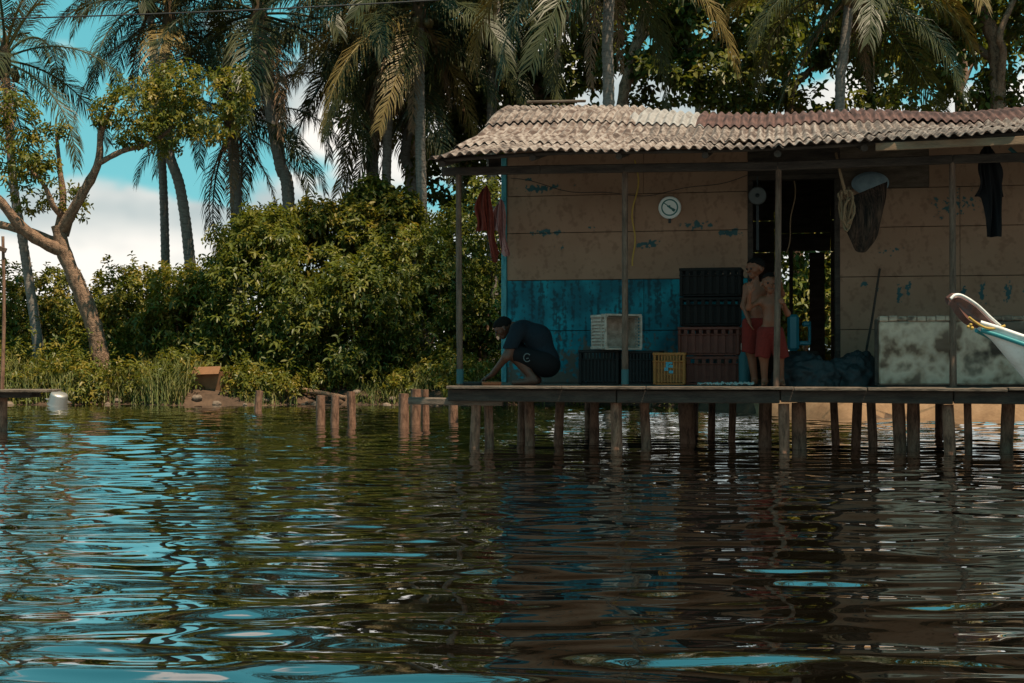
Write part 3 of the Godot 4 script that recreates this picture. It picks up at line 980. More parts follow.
	for v in [-0.45, 0.8, 2.4]:
		var pts := []
		for q in [-0.7, 0.6, 1.9, 3.2, 4.5, 5.8, 7.2]:
			pts.append(Vector3(q, roof_y(q, v) - 0.032, -v))
		put(pole(pts, 0.022, 0.022, 6, 0.02), "purlin", M.dark_wood, frame)
	# header on the posts, fascia at the far end
	var hp := []
	for q in [-0.74, 0.3, 1.16, 2.69, 4.36, 5.8, 7.0]:
		hp.append(Vector3(q, 2.865 - 0.03 * exp(-pow((q - 2.6) / 1.6, 2.0)), 0.0))
	var hg := G.new()
	for k in hp.size() - 1:
		var a: Vector3 = hp[k]
		var b: Vector3 = hp[k + 1]
		var dirv := (b - a).normalized()
		hg.rounded((a + b) / 2, Vector3(a.distance_to(b) + 0.004, 0.085, 0.06), 0.008, Basis(Vector3.BACK, atan2(dirv.y, dirv.x)))
	put(hg.mesh(), "header_beam", M.dark_wood, frame)
	put(beam(Vector3(3.6, 0.075, 0.03), Vector3(5.4, 2.955, 0.52), Basis(Vector3.BACK, 0.02)), "fascia_board", M.fascia, frame)
	put(beam(Vector3(0.12, 0.12, 0.1), Vector3(-0.2, 2.96, -0.1)), "packing_block", M.dark_wood, frame)
	# veranda posts
	for q in [[-0.559, 0.012], [1.166, 0.0], [2.689, -0.02], [4.358, 0.0], [6.0, 0.0]]:
		put(pole([Vector3(q[0] + q[1], DECK - 0.1, 0), Vector3(q[0], 1.7, 0.0), Vector3(q[0] - q[1] * 0.5, 2.83, 0)], 0.034, 0.03, 9, 0.03), "veranda_post", M.post, hut_)
	for q in [-0.548, 1.166]:
		var band := G.new()
		band.tube([Vector3(q, DECK + 0.02, 0), Vector3(q, DECK + 0.17, 0)], [0.038, 0.038], 10)
		put(band.mesh(), "painted_post_foot", M.post_teal, hut_)
	# thin wire sagging under the header across the wall
	var wp := []
	for k in 25:
		var f := k / 24.0
		wp.append(Vector3(lerpf(-0.3, 2.5, f), 2.98 - 0.22 * sin(PI * f) + 0.02 * sin(f * 20.0), -1.5))
	var wg := G.new()
	wg.tube(wp, range(25).map(func(_k: int) -> float: return 0.004), 5)
	put(wg.mesh(), "wall_wire", M.cable, hut_)

func deck() -> void:
	rng.seed = 410
	var d := thing("wooden_deck", "dark plank deck on round timber piles carrying the house", "deck", HUT, HUT_TURN)
	var fx := -0.66
	for wd in [1.2, 0.85, 1.45, 0.7, 1.3, 1.05, 1.2]:      # the front planks are short lengths, none quite in line
		put(beam(Vector3(wd - 0.012, 0.028, 0.13), Vector3(fx + wd / 2, DECK - 0.016 + rng.randf_range(-0.008, 0.004), 0.12 + rng.randf_range(-0.02, 0.015)), Basis(Vector3.UP, rng.randf_range(-0.008, 0.008)) * Basis(Vector3.BACK, rng.randf_range(-0.006, 0.006))), "plank", M.old_wood, d)
		fx += wd
	for k in range(1, 37):
		var v := -0.12 + k * 0.142
		var a := -0.62 + rng.randf_range(-0.06, 0.05)
		put(beam(Vector3(7.6, 0.028, 0.136), Vector3(a + 3.8, DECK - 0.016 + rng.randf_range(-0.003, 0.003), -v)), "plank", M.old_wood, d)
	# front bearer in lengths, then joists behind
	var x := -0.66
	for wd in [1.75, 1.62, 1.64, 2.6]:
		put(beam(Vector3(wd - 0.01, 0.125, 0.07), Vector3(x + wd / 2, DECK - 0.1 + rng.randf_range(-0.008, 0.008), 0.07), Basis(Vector3.BACK, rng.randf_range(-0.01, 0.01))), "bearer", M.dark_wood, d)
		x += wd
	for v in [0.9, 2.0, 3.2, 4.6]:
		put(beam(Vector3(7.4, 0.12, 0.07), Vector3(3.05, DECK - 0.1, -v)), "bearer", M.dark_wood, d)
	put(beam(Vector3(1.0, 0.075, 0.08), Vector3(-0.6, DECK - 0.165, -0.02), Basis(Vector3.BACK, -0.01)), "projecting_joist", M.old_wood, d)
	# piles: [u, v, radius, pale?]
	for q in [[-0.40, 0.03, 0.062, 1], [-0.27, 0.16, 0.058, 1], [-0.12, 1.2, 0.06, 0], [0.1, 0.5, 0.062, 1], [0.34, 0.9, 0.06, 1], [0.72, 1.0, 0.062, 1], [1.08, 0.02, 0.068, 1], [1.35, 0.35, 0.058, 1], [1.72, 1.2, 0.1, 0], [1.9, 2.8, 0.05, 0],
		[2.18, 1.6, 0.045, 0], [2.55, 0.9, 0.08, 0], [2.75, 0.01, 0.062, 1], [2.9, 0.4, 0.085, 0], [3.3, 1.4, 0.05, 0], [3.5, 1.2, 0.06, 0], [3.66, 0.9, 0.055, 0], [3.9, 0.5, 0.075, 0], [4.03, 0.5, 0.075, 0], [4.33, 0.02, 0.065, 1], [4.55, 0.4, 0.045, 0], [4.9, 0.35, 0.075, 0], [5.6, 0.1, 0.065, 1], [6.4, 0.1, 0.065, 1],
		[0.2, 4.4, 0.06, 0], [1.6, 4.4, 0.06, 0], [3.0, 4.5, 0.06, 0], [4.7, 4.4, 0.06, 0], [6.3, 4.4, 0.06, 0]]:
		var lean := rng.randf_range(-0.05, 0.05)
		put(pole([Vector3(q[0] + lean, -1.0, -q[1]), Vector3(q[0], 0.0, -q[1]), Vector3(q[0] - lean * 0.5, DECK - 0.17, -q[1])], q[2] * 0.92, q[2] * 0.84, 10, 0.03), "pile", M.pile, d)

# ------------------------------------------------------------------ things on the veranda
func crate(label: String, u: float, y: float, v: float, size: Vector3, m: Material, turn: float, ribs: int, group: String, tilt := 0.0) -> Node3D:
	var o := thing("plastic_crate", label, "crate", hut_at(u, y, v), HUT_TURN + turn, group)
	var inner := o
	if tilt != 0.0:
		inner = Node3D.new()
		inner.name = "shell"
		o.add_child(inner)
		inner.transform = Transform3D(Basis(Vector3.RIGHT, tilt), Vector3(0, size.z / 2, -size.y / 2) if tilt > 0 else Vector3.ZERO)
	var h := size / 2.0
	var t := 0.014
	var base := G.new()
	base.rounded(Vector3(0, 0.012, 0), Vector3(size.x - 0.02, 0.022, size.z - 0.02), 0.004)
	put(base.mesh(), "base", m, inner)
	var rim := G.new()
	for y2 in [size.y - 0.02, size.y * 0.72]:
		for s in [-1.0, 1.0]:
			rim.rounded(Vector3(0, y2, s * h.z), Vector3(size.x + 0.01, 0.03 if y2 > size.y * 0.8 else 0.016, t + 0.008), 0.004)
			rim.rounded(Vector3(s * h.x, y2, 0), Vector3(t + 0.008, 0.03 if y2 > size.y * 0.8 else 0.016, size.z - 0.01), 0.004)
	put(rim.mesh(), "rim", m, inner)
	for s in [[-1, -1], [1, -1], [1, 1], [-1, 1]]:
		var c := G.new()
		c.rounded(Vector3(s[0] * (h.x - 0.012), h.y, s[1] * (h.z - 0.012)), Vector3(0.034, size.y - 0.01, 0.034), 0.008)
		put(c.mesh(), "corner_post", m, inner)
	for s in [-1.0, 1.0]:
		var p := G.new()
		for k in ribs:
			var x := lerpf(-h.x + 0.04, h.x - 0.04, (k + 0.5) / ribs)
			p.box(Vector3(x, h.y, s * (h.z - 0.003)), Vector3(size.x / ribs * 0.42, size.y - 0.05, t))
		for k in 3:
			p.box(Vector3(0, size.y * (0.12 + 0.2 * k), s * (h.z - 0.006)), Vector3(size.x - 0.06, 0.014, t - 0.004))
		p.box(Vector3(0, size.y * 0.4, s * (h.z - 0.02)), Vector3(size.x - 0.06, size.y * 0.62, 0.006))
		put(p.mesh(), "ribbed_side", m, inner)
		var e := G.new()
		var er := maxi(3, int(ribs * size.z / size.x))
		for k in er:
			var z := lerpf(-h.z + 0.04, h.z - 0.04, (k + 0.5) / er)
			e.box(Vector3(s * (h.x - 0.003), h.y, z), Vector3(t, size.y - 0.05, size.z / er * 0.42))
		e.box(Vector3(s * (h.x - 0.02), size.y * 0.4, 0), Vector3(0.006, size.y * 0.62, size.z - 0.06))
		put(e.mesh(), "ribbed_end", m, inner)
	return o

func cloth_piece(called: String, label: String, cat: String, top: Array, drop: Callable, m: Material, parts := 14) -> MeshInstance3D:
	# hangs from the polyline top; drop(a) gives how far it falls at a along the top; folds deepen downwards
	var g := G.new()
	var a0: Vector3 = top[0]
	var a1: Vector3 = top[1]
	var out := (a1 - a0).cross(Vector3.UP).normalized()
	g.grid(func(a: float, b: float) -> Vector3:
		var p := a0.lerp(a1, a)
		var f := drop.call(a) as float
		var pinch := lerpf(0.45, 1.15, pow(b, 0.45)) * (1.0 + 0.12 * sin(b * 9.0 + a0.x * 5.0))
		p = (a0 + a1) / 2.0 + (p - (a0 + a1) / 2.0) * pinch + (a1 - a0) * 0.1 * sin(b * 4.0 + a0.z)
		return p + Vector3.DOWN * f * (b - 0.1 * sin(PI * a) * (1.0 - b)) + out * (0.03 * sin(a * 15.0 + b * 3.0) + 0.014 * sin(a * 33.0 - b * 2.0)) * (0.5 + b), 32, parts, 0.006)
	var o := put(g.mesh(), called, m, self)
	tag(o, label, cat)
	return o

func veranda_things() -> void:
	var st := "crates kept on the veranda"
	crate("dark blue-grey plastic crate under the white crate, beside the crouching man", 0.79, DECK, 0.95, Vector3(0.42, 0.38, 0.34), M.black_plastic, 2.0, 9, st)
	crate("dark blue-grey plastic crate between the white crate's post and the yellow crate", 1.25, DECK, 1.0, Vector3(0.4, 0.37, 0.34), M.black_plastic, -3.0, 9, st)
	crate("white ribbed crate tipped on its side with its open mouth outward", 0.98, DECK + 0.385, 0.82, Vector3(0.44, 0.34, 0.36), M.white_plastic, 38.0, 10, st, PI / 2)
	var yc := crate("yellow plastic crate with a blue mark, beside the tall crate stack", 1.555, DECK, 0.85, Vector3(0.33, 0.35, 0.3), M.crate_yellow, 1.0, 8, st)
	var mark := G.new()      # the blue print on its front, a ragged patch of strokes
	for q in [[0.0, 0.24, 0.07, 0.03], [0.015, 0.2, 0.05, 0.03], [-0.03, 0.17, 0.04, 0.035], [0.02, 0.14, 0.045, 0.03], [-0.02, 0.21, 0.03, 0.04]]:
		mark.box(Vector3(q[0], q[1], 0.156), Vector3(q[2], q[3], 0.003))
	put(mark.mesh(), "printed_mark", M.blue_plastic, yc)
	for k in 4:
		crate(["brown-red plastic crate at the bottom of the tall stack", "brown-red plastic crate second from the deck in the tall stack", "black plastic crate resting on the brown-red crates", "black plastic crate on top of the tall stack"][k], 1.98 + 0.01 * sin(k * 5.0), DECK + k * 0.315, 1.1, Vector3(0.64, 0.31, 0.42), M.crate_red if k < 2 else M.crate_black, 4.0 * sin(k * 3.0 + 1.0), 7, st)
	# rags on the deck in front of the stack
	rng.seed = 430
	var rag := G.new()
	var f := FastNoiseLite.new()
	f.seed = 3
	f.frequency = 5.0
	rag.grid(func(a: float, b: float) -> Vector3:
		var x := (a - 0.5) * 0.56
		var z := (b - 0.5) * 0.24 + 0.03 * sin(a * 9.0)
		return Vector3(x, 0.012 + 0.055 * absf(f.get_noise_2d(x * 2.0 + 3.0, z * 3.0)), z), 40, 16, 0.005)
	var ro := put(rag.mesh(), "crumpled_rag", M.white_cloth, self, Transform3D(Basis(Vector3.UP, deg_to_rad(HUT_TURN)), hut_at(2.17, DECK, 0.2)))
	tag(ro, "crumpled pale rags spread on the deck edge below the crate stack", "rag")
	# round dial on the wall
	var dl := thing("wall_dial", "round white dial with a teal ring on the beige wall", "dial", hut_at(1.5, 2.615, 1.57), HUT_TURN)
	var face := Basis(Vector3.RIGHT, PI / 2)
	var g := G.new()
	g.lathe([[0.0, -0.03], [0.12, -0.03], [0.128, -0.015], [0.125, 0.012], [0.112, 0.018], [0.105, 0.006], [0.0, 0.006]], 40, Vector3.ZERO, face)
	put(g.mesh(), "case", M.dial, dl)
	g = G.new()
	g.lathe([[0.08, 0.008], [0.083, 0.0115], [0.092, 0.0115], [0.095, 0.008]], 40, Vector3.ZERO, face)
	put(g.mesh(), "teal_ring", M.teal_ink, dl)
	g = G.new()
	for q in [[0.02, -0.012, 0.075, 0.022, -0.62], [-0.035, 0.03, 0.07, 0.01, -0.62], [0.045, -0.03, 0.03, 0.032, -0.62], [-0.01, 0.015, 0.035, 0.014, 0.2]]:
		g.box(Vector3(q[0], q[1], 0.0105), Vector3(q[2], q[3], 0.006), Basis(Vector3.BACK, q[4]))
	put(g.mesh(), "pointer", M.teal_ink, dl)
	g = G.new()
	g.box(Vector3(0, -0.15, 0.0), Vector3(0.03, 0.05, 0.015))
	put(g.mesh(), "bracket", M.dark_ink, dl)
	# hanging scale in the door head
	var sc := thing("hanging_scale", "round grey scale hanging in the doorway with a dark drop below", "scale", hut_at(2.47, 2.72, 1.52), HUT_TURN)
	g = G.new()
	g.lathe([[0.0, -0.05], [0.09, -0.05], [0.098, -0.03], [0.098, 0.02], [0.085, 0.03], [0.08, 0.02], [0.0, 0.02]], 30, Vector3.ZERO, face)
	put(g.mesh(), "case", M.dial_grey, sc)
	g = G.new()
	g.lathe([[0.0, 0.04], [0.022, 0.035], [0.022, 0.02]], 12, Vector3.ZERO, face)
	put(g.mesh(), "knob", M.dark_ink, sc)
	g = G.new()
	g.box(Vector3(0, -0.35, -0.02), Vector3(0.03, 0.5, 0.02))
	g.tube([Vector3(0, 0.09, 0), Vector3(0, 0.22, 0)], [0.008, 0.008], 6)
	put(g.mesh(), "hook_rod", M.dark_ink, sc)
	# yellow cord down the wall
	var cp := []
	for k in 26:
		var q := k / 25.0
		cp.append(hut_at(1.115 + 0.035 * sin(q * 7.0) + 0.05 * q * sin(q * 11.0), lerpf(3.15, 1.96, q), 1.5))
	g = G.new()
	g.tube(cp, range(26).map(func(_k: int) -> float: return 0.0095), 6)
	tag(put(g.mesh(), "yellow_cord", M.yellow_rope, self), "wavy yellow cord dangling down the beige wall", "cord")
	cp = []
	for k in 16:
		var q := k / 15.0
		cp.append(hut_at(2.87 - 0.09 * q * q + 0.015 * sin(q * 9.0), lerpf(2.9, 2.1, q), 1.7))
	g = G.new()
	g.tube(cp, range(16).map(func(_k: int) -> float: return 0.008), 6)
	tag(put(g.mesh(), "door_cord", M.rope, self), "brown cord hanging inside the dark doorway", "cord")
	# rope bundle and draped hammock cloth beside the door
	var rb := thing("rope_bundle", "bundle of looped brown rope hanging from the roof beside the doorway", "rope", hut_at(3.3, 2.85, 0.12), HUT_TURN)
	g = G.new()
	g.tube([Vector3(-0.04, 0.12, 0), Vector3(0, -0.08, 0), Vector3(0.055, -0.3, 0.01)], [0.012, 0.014, 0.018], 7)
	put(g.mesh(), "hanger", M.rope, rb)
	for k in 6:
		var pts := []
		for j in 19:
			var a := TAU * j / 18.0
			pts.append(Vector3(0.06 + (0.028 + 0.011 * (k % 4)) * sin(a) + 0.014 * sin(a * 3.0 + k * 2.0) + 0.022 * (k - 2.5) * (1.0 - cos(a)) * 0.5, -0.42 - 0.02 * (k % 3) - (0.15 + 0.03 * ((k * 2) % 5) * 0.5) * cos(a) + 0.01 * sin(a * 5.0 + k), 0.035 * sin(a * 2.0 + k) + 0.012 * (k - 3)))
		g = G.new()
		g.tube(pts, range(19).map(func(_k: int) -> float: return 0.011), 6, false)
		put(g.mesh(), "loop", M.rope, rb)
	g = G.new()
	var h0 := hut_at(3.33, 2.62, 0.35)
	var h1 := hut_at(3.78, 2.62, 0.55)
	g.grid(func(a: float, b: float) -> Vector3:
		var p := h0.lerp(h1, a)
		var sag := 4.0 * a * (1.0 - a)
		return p + Vector3(0, -0.62 * b * pow(sag, 0.6) - 0.1 * (1.0 - a) + 0.1 * a, 0.16 * sin(PI * b) * sag + 0.025 * sin(a * 22.0 + b * 4.0) * (0.3 + b)), 48, 18, 0.006)
	tag(put(g.mesh(), "hammock_cloth", M.net, self), "dark striped hammock cloth slung beside the rope bundle", "cloth")
	var bs := thing("enamel_basin", "pale blue enamel basin hung over the hammock cloth", "basin", hut_at(3.68, 2.83, 1.5), HUT_TURN)
	g = G.new()
	g.lathe([[0.0, -0.07], [0.14, -0.07], [0.19, 0.02], [0.2, 0.025], [0.185, 0.015], [0.13, -0.055], [0.0, -0.055]], 30, Vector3.ZERO, Basis(Vector3.RIGHT, -PI / 2).scaled(Vector3(1, 0.62, 1)))
	put(g.mesh(), "bowl", M.pale_blue, bs)
	# stick against the wall
	g = G.new()
	g.tube([hut_at(3.55, DECK + 0.02, 1.25), hut_at(3.68, 1.3, 1.42), hut_at(3.78, 1.9, 1.56)], [0.014, 0.013, 0.012], 7)
	tag(put(g.mesh(), "leaning_stick", M.dark_wood, self), "thin dark stick leaning on the wall beside the doorway", "stick")
	# dark tarpaulin heap
	for q in [["dark teal tarpaulin bundle heaped beside the doorway post", 2.98, 0.55, Vector3(0.36, 0.3, 0.26), 5], ["dark sack lying between the tarpaulin and the white chest", 3.43, 0.62, Vector3(0.3, 0.33, 0.24), 9]]:
		var lump := FastNoiseLite.new()
		lump.seed = q[4]
		lump.frequency = 1.4
		g = G.new()
		var r: Vector3 = q[3]
		g.grid(func(a: float, b: float) -> Vector3:
			var th := TAU * a
			var ph := PI * 0.5 * b
			var n := Vector3(cos(th) * cos(ph), sin(ph), -sin(th) * cos(ph))
			var k := 1.0 + 0.3 * lump.get_noise_3dv(n * 0.9) + 0.05 * lump.get_noise_3dv(n * 2.2) + 0.012 * sin(n.x * 11.0 + n.y * 17.0)
			var e := pow(absf(n.y), 0.8)
			return Vector3(n.x * r.x * k, e * r.y * k, n.z * r.z * k), 72, 30)
		tag(put(g.mesh(), "tarp_bundle", M.tarp, self, Transform3D(Basis(Vector3.UP, deg_to_rad(HUT_TURN)), hut_at(q[1], DECK, q[2]))), q[0], "bundle")
	# blue jerry can seen in the doorway
	var jc := thing("jerry_can", "blue plastic can with a slotted handle inside the doorway", "can", hut_at(2.86, DECK + 0.38, 2.3), HUT_TURN)
	g = G.new()
	g.rounded(Vector3(0, 0.2, 0), Vector3(0.13, 0.42, 0.2), 0.03)
	put(g.mesh(), "body", M.blue_plastic, jc)
	g = G.new()
	g.rounded(Vector3(0.15, 0.3, 0), Vector3(0.1, 0.06, 0.1), 0.02)
	g.rounded(Vector3(0.185, 0.2, 0), Vector3(0.035, 0.26, 0.06), 0.012)
	g.rounded(Vector3(0.13, 0.08, 0), Vector3(0.14, 0.05, 0.06), 0.012)
	put(g.mesh(), "handle", M.blue_plastic, jc)
	g = G.new()
	g.rounded(Vector3(0.02, -0.19, 0), Vector3(0.45, 0.37, 0.4), 0.02)
	tag(put(g.mesh(), "low_table", M.dark_wood, self, Transform3D(Basis(Vector3.UP, deg_to_rad(HUT_TURN)), hut_at(2.9, DECK + 0.375, 2.3))), "low dark box carrying the blue can inside the doorway", "box")
	# dark bottle between the crates and the children
	var bt := thing("bottle", "dark teal bottle with a white cap between the crate stack and children", "bottle", hut_at(2.34, DECK, 0.75), HUT_TURN)
	g = G.new()
	g.lathe([[0.0, 0.0], [0.055, 0.0], [0.058, 0.02], [0.058, 0.3], [0.03, 0.36], [0.026, 0.38]], 16)
	put(g.mesh(), "body", M.post_teal, bt)
	g = G.new()
	g.lathe([[0.034, 0.37], [0.036, 0.43], [0.03, 0.44], [0.0, 0.44]], 14)
	put(g.mesh(), "cap", M.white_plastic, bt)
	# hose tucked under the rafters over the chest
	g = G.new()
	g.tube([hut_at(4.92, 2.98, 0.2), hut_at(5.05, 2.86, 0.22), hut_at(5.2, 2.8, 0.25), hut_at(5.45, 2.7, 0.25), hut_at(5.7, 2.9, 0.3)], [0.02, 0.022, 0.022, 0.022, 0.02], 8)
	tag(put(g.mesh(), "hose", M.post_teal, self), "dark green hose slung under the rafters beside the black garment", "hose")
	# weathered chest
	var ch := thing("storage_chest", "long weathered white chest with rust stains standing on the deck edge", "chest", hut_at(4.62, DECK, 0.5), HUT_TURN)
	g = G.new()
	g.rounded(Vector3(-0.6, 0.335, 0), Vector3(0.68, 0.63, 0.5), 0.014)
	put(g.mesh(), "body_panel", M.chest, ch)
	g = G.new()
	g.rounded(Vector3(0.39, 0.335, 0.004), Vector3(1.29, 0.63, 0.5), 0.014)
	put(g.mesh(), "body_panel", M.chest, ch)
	g = G.new()
	g.rounded(Vector3(0.04, 0.01, 0.0), Vector3(1.98, 0.02, 0.47), 0.004)
	put(g.mesh(), "plinth", M.dark_wood, ch)
	g = G.new()
	rng.seed = 5
	for k in 22:
		var a := -0.94 + 2.0 * k / 22.0
		g.rounded(Vector3(a + 0.045, 0.672 + 0.008 * rng.randf(), 0.0), Vector3(0.0895, 0.04 + 0.016 * rng.randf(), 0.515 + 0.008 * rng.randf()), 0.008)
	put(g.mesh(), "lid", M.chest, ch)
	put(beam(Vector3(0.03, 0.66, 0.05), Vector3(-0.965, 0.34, 0.2)), "edge_strip", M.dark_wood, ch)
	# washing
	var line := hut_at(-0.5, 2.62, 0.5)
	cloth_piece("hanging_shirt", "rust-red shirt hanging in the gap beside the house corner", "shirt", [hut_at(-0.57, 2.76, 0.9), hut_at(-0.37, 2.78, 0.95)], func(a: float) -> float: return 0.44 + 0.36 * smoothstep(0.45, 0.75, a) - 0.1 * smoothstep(0.9, 1.0, a), M.rust_cloth)
	cloth_piece("hanging_towel", "faded pink towel hooked on the turquoise house corner", "towel", [hut_at(-0.47, 2.64, 1.3), hut_at(-0.31, 2.7, 1.36)], func(a: float) -> float: return 0.28 + 0.34 * smoothstep(0.2, 0.7, a), M.pink_cloth)
	cloth_piece("hanging_garment", "black garment hanging from the rafters over the chest", "garment", [hut_at(4.62, 2.98, 0.25), hut_at(4.86, 2.98, 0.3)], func(a: float) -> float: return 0.46 + 0.4 * smoothstep(0.2, 0.35, a) * (1.0 - smoothstep(0.85, 0.95, a)), M.black_cloth)
	var cl := G.new()
	cl.tube([hut_at(-0.56, 2.74, 0.02), hut_at(-0.47, 2.78, 0.92), hut_at(-0.4, 2.7, 1.33), hut_at(-0.38, 2.72, 1.58)], [0.004, 0.004, 0.004, 0.004], 5)
	tag(put(cl.mesh(), "washing_line", M.cable, self), "thin line carrying the red shirt between post and corner", "line")
	# orange board and small fish box by the crouching man
	g = G.new()
	g.rounded(Vector3(0, 0.02, 0), Vector3(0.2, 0.04, 0.2), 0.01)
	tag(put(g.mesh(), "orange_tray", M.orange, self, Transform3D(Basis(Vector3.UP, 0.1), hut_at(-0.26, DECK, 0.2))), "orange tray on the deck under the crouching man's hands", "tray")
	g = G.new()
	g.rounded(Vector3(0, 0.02, 0), Vector3(0.24, 0.035, 0.16), 0.01)
	tag(put(g.mesh(), "chopping_board", M.dark_wood, self, Transform3D(Basis(Vector3.UP, -0.3), hut_at(-0.47, DECK, 0.25))), "dark chopping board on the deck corner beside the orange tray", "board")

# ------------------------------------------------------------------ people
func people() -> void:
	var V := func(x: float, y: float, z: float) -> Vector3: return Vector3(x, y, z)
	# the smaller boy, in front, waving, one hand round the post
	var o := thing("person", "small bare-chested child in red shorts waving while holding the veranda post", "person", hut_at(2.615, DECK, 0.2), HUT_TURN)
	var b := [
		[Vector3(0, 0.56, 0), Vector3(0, 0.66, 0.01), 0.075, 0.068], [Vector3(0, 0.66, 0.012), Vector3(0, 0.8, 0), 0.068, 0.074], [Vector3(-0.04, 0.83, 0), Vector3(0.04, 0.83, 0), 0.062, 0.062], [Vector3(-0.088, 0.875, 0), Vector3(0.088, 0.875, 0), 0.034, 0.034], [Vector3(0, 0.86, 0), Vector3(0, 0.97, 0.01), 0.038, 0.034],
		[Vector3(-0.055, 0.54, 0), Vector3(-0.065, 0.31, 0.02), 0.075, 0.05], [Vector3(0.055, 0.54, 0), Vector3(0.085, 0.31, 0.02), 0.075, 0.05], [Vector3(-0.065, 0.31, 0.02), Vector3(-0.06, 0.06, -0.01), 0.05, 0.03], [Vector3(0.085, 0.31, 0.02), Vector3(0.105, 0.06, -0.01), 0.05, 0.03],
		[Vector3(-0.06, 0.03, -0.03), Vector3(-0.075, 0.018, 0.1), 0.03, 0.02], [Vector3(0.105, 0.03, -0.03), Vector3(0.13, 0.018, 0.1), 0.03, 0.02],
		[Vector3(-0.095, 0.87, 0), Vector3(-0.215, 0.79, 0.08), 0.031, 0.025], [Vector3(-0.215, 0.79, 0.08), Vector3(-0.2, 0.95, 0.17), 0.025, 0.018],
		[Vector3(0.095, 0.87, 0), Vector3(0.17, 0.73, 0.06), 0.031, 0.025], [Vector3(0.17, 0.73, 0.06), Vector3(0.13, 0.83, 0.155), 0.025, 0.018]]
	var g := G.new()
	body(g, b, 0.013, 0.035)
	body(g, hand_bones(Vector3(-0.2, 0.94, 0.165), Vector3(0.02, 1, 0.05), Vector3(0.1, 0, 1), 0.125, 0.03, 1.0), 0.004, 0.006)
	body(g, hand_bones(Vector3(0.13, 0.83, 0.155), Vector3(-0.25, 0.25, 0.6), Vector3(-0.8, 0, -0.3), 0.115, 0.5, -1.0, 0.05), 0.004, 0.006)
	var hb := Basis(Vector3.UP, 0.12) * Basis(Vector3.BACK, -0.08)
	body(g, head_bones(Vector3(0, 1.03, 0.02), hb, 0.228), 0.007, 0.012)
	put(g.mesh(), "body", M.skin, o)
	head_extras(o, Vector3(0, 1.03, 0.02), hb, 0.228, M.hair, 0.16)
	var s := G.new()
	body(s, [[Vector3(0, 0.6, 0), Vector3(0, 0.53, 0), 0.086, 0.09], [Vector3(-0.05, 0.54, 0), Vector3(-0.078, 0.3, 0.02), 0.086, 0.078], [Vector3(0.05, 0.54, 0), Vector3(0.105, 0.3, 0.02), 0.086, 0.08]], 0.01, 0.012,
		func(p: Vector3) -> float: return maxf(p.y - 0.6, 0.29 + 0.01 * sin(p.x * 40.0) - p.y))
	put(s.mesh(), "shorts", M.red_cloth, o)
	# the taller boy behind, looking aside, one arm up on the post
	o = thing("person", "taller bare-chested child in red shorts standing behind the waving child", "person", hut_at(2.47, DECK, 0.47), HUT_TURN)
	b = [
		[Vector3(0, 0.7, 0), Vector3(0, 0.84, 0.01), 0.08, 0.074], [Vector3(0, 0.84, 0.01), Vector3(0, 1.0, 0), 0.074, 0.082], [Vector3(-0.045, 1.04, 0), Vector3(0.045, 1.04, 0), 0.068, 0.068], [Vector3(-0.1, 1.095, 0), Vector3(0.1, 1.095, 0), 0.037, 0.037], [Vector3(0, 1.08, 0), Vector3(-0.01, 1.21, 0.015), 0.041, 0.037],
		[Vector3(-0.065, 0.68, 0), Vector3(-0.06, 0.39, 0.02), 0.085, 0.055], [Vector3(0.065, 0.68, 0), Vector3(0.08, 0.39, 0.02), 0.085, 0.055], [Vector3(-0.06, 0.39, 0.02), Vector3(-0.02, 0.07, -0.01), 0.055, 0.034], [Vector3(0.08, 0.39, 0.02), Vector3(0.09, 0.07, -0.01), 0.055, 0.034],
		[Vector3(-0.02, 0.035, -0.03), Vector3(-0.03, 0.02, 0.12), 0.034, 0.022], [Vector3(0.09, 0.035, -0.03), Vector3(0.1, 0.02, 0.12), 0.034, 0.022],
		[Vector3(-0.105, 1.09, 0), Vector3(-0.14, 0.88, 0.03), 0.034, 0.028], [Vector3(-0.14, 0.88, 0.03), Vector3(-0.08, 0.72, 0.12), 0.028, 0.02],
		[Vector3(0.105, 1.09, 0), Vector3(0.28, 1.0, 0.16), 0.034, 0.028], [Vector3(0.28, 1.0, 0.16), Vector3(0.255, 1.14, 0.36), 0.028, 0.02]]
	g = G.new()
	body(g, b, 0.014, 0.04)
	body(g, hand_bones(Vector3(0.255, 1.14, 0.36), Vector3(-0.2, 0.5, 0.5), Vector3(-0.8, 0, -0.2), 0.135, 0.5, -1.0, 0.05), 0.0045, 0.007)
	body(g, hand_bones(Vector3(-0.08, 0.72, 0.12), Vector3(0.3, -0.8, 0.15), Vector3(1, 0, 0.1), 0.135, 0.18, -1.0, 0.06), 0.0045, 0.007)
	hb = Basis(Vector3.UP, -0.85) * Basis(Vector3.RIGHT, 0.05)
	body(g, head_bones(Vector3(-0.01, 1.285, 0.02), hb, 0.238), 0.0075, 0.012)
	put(g.mesh(), "body", M.skin, o)
	head_extras(o, Vector3(-0.01, 1.285, 0.02), hb, 0.238, M.hair, 0.14)
	o.scale = Vector3.ONE * 0.935
	s = G.new()
	body(s, [[Vector3(0, 0.75, 0), Vector3(0, 0.67, 0), 0.094, 0.1], [Vector3(-0.06, 0.68, 0), Vector3(-0.075, 0.36, 0.02), 0.098, 0.085], [Vector3(0.06, 0.68, 0), Vector3(0.1, 0.36, 0.02), 0.098, 0.085]], 0.011, 0.012,
		func(p: Vector3) -> float: return maxf(p.y - 0.745, 0.36 + 0.012 * sin(p.x * 35.0) - p.y))
	put(s.mesh(), "shorts", M.red_cloth, o)
	# the crouching man at the deck's end, seen from the side, bent over his work
	o = thing("person", "person in dark shirt and shorts crouching over work at the deck's end", "person", hut_at(0.07, DECK, 0.42), HUT_TURN)
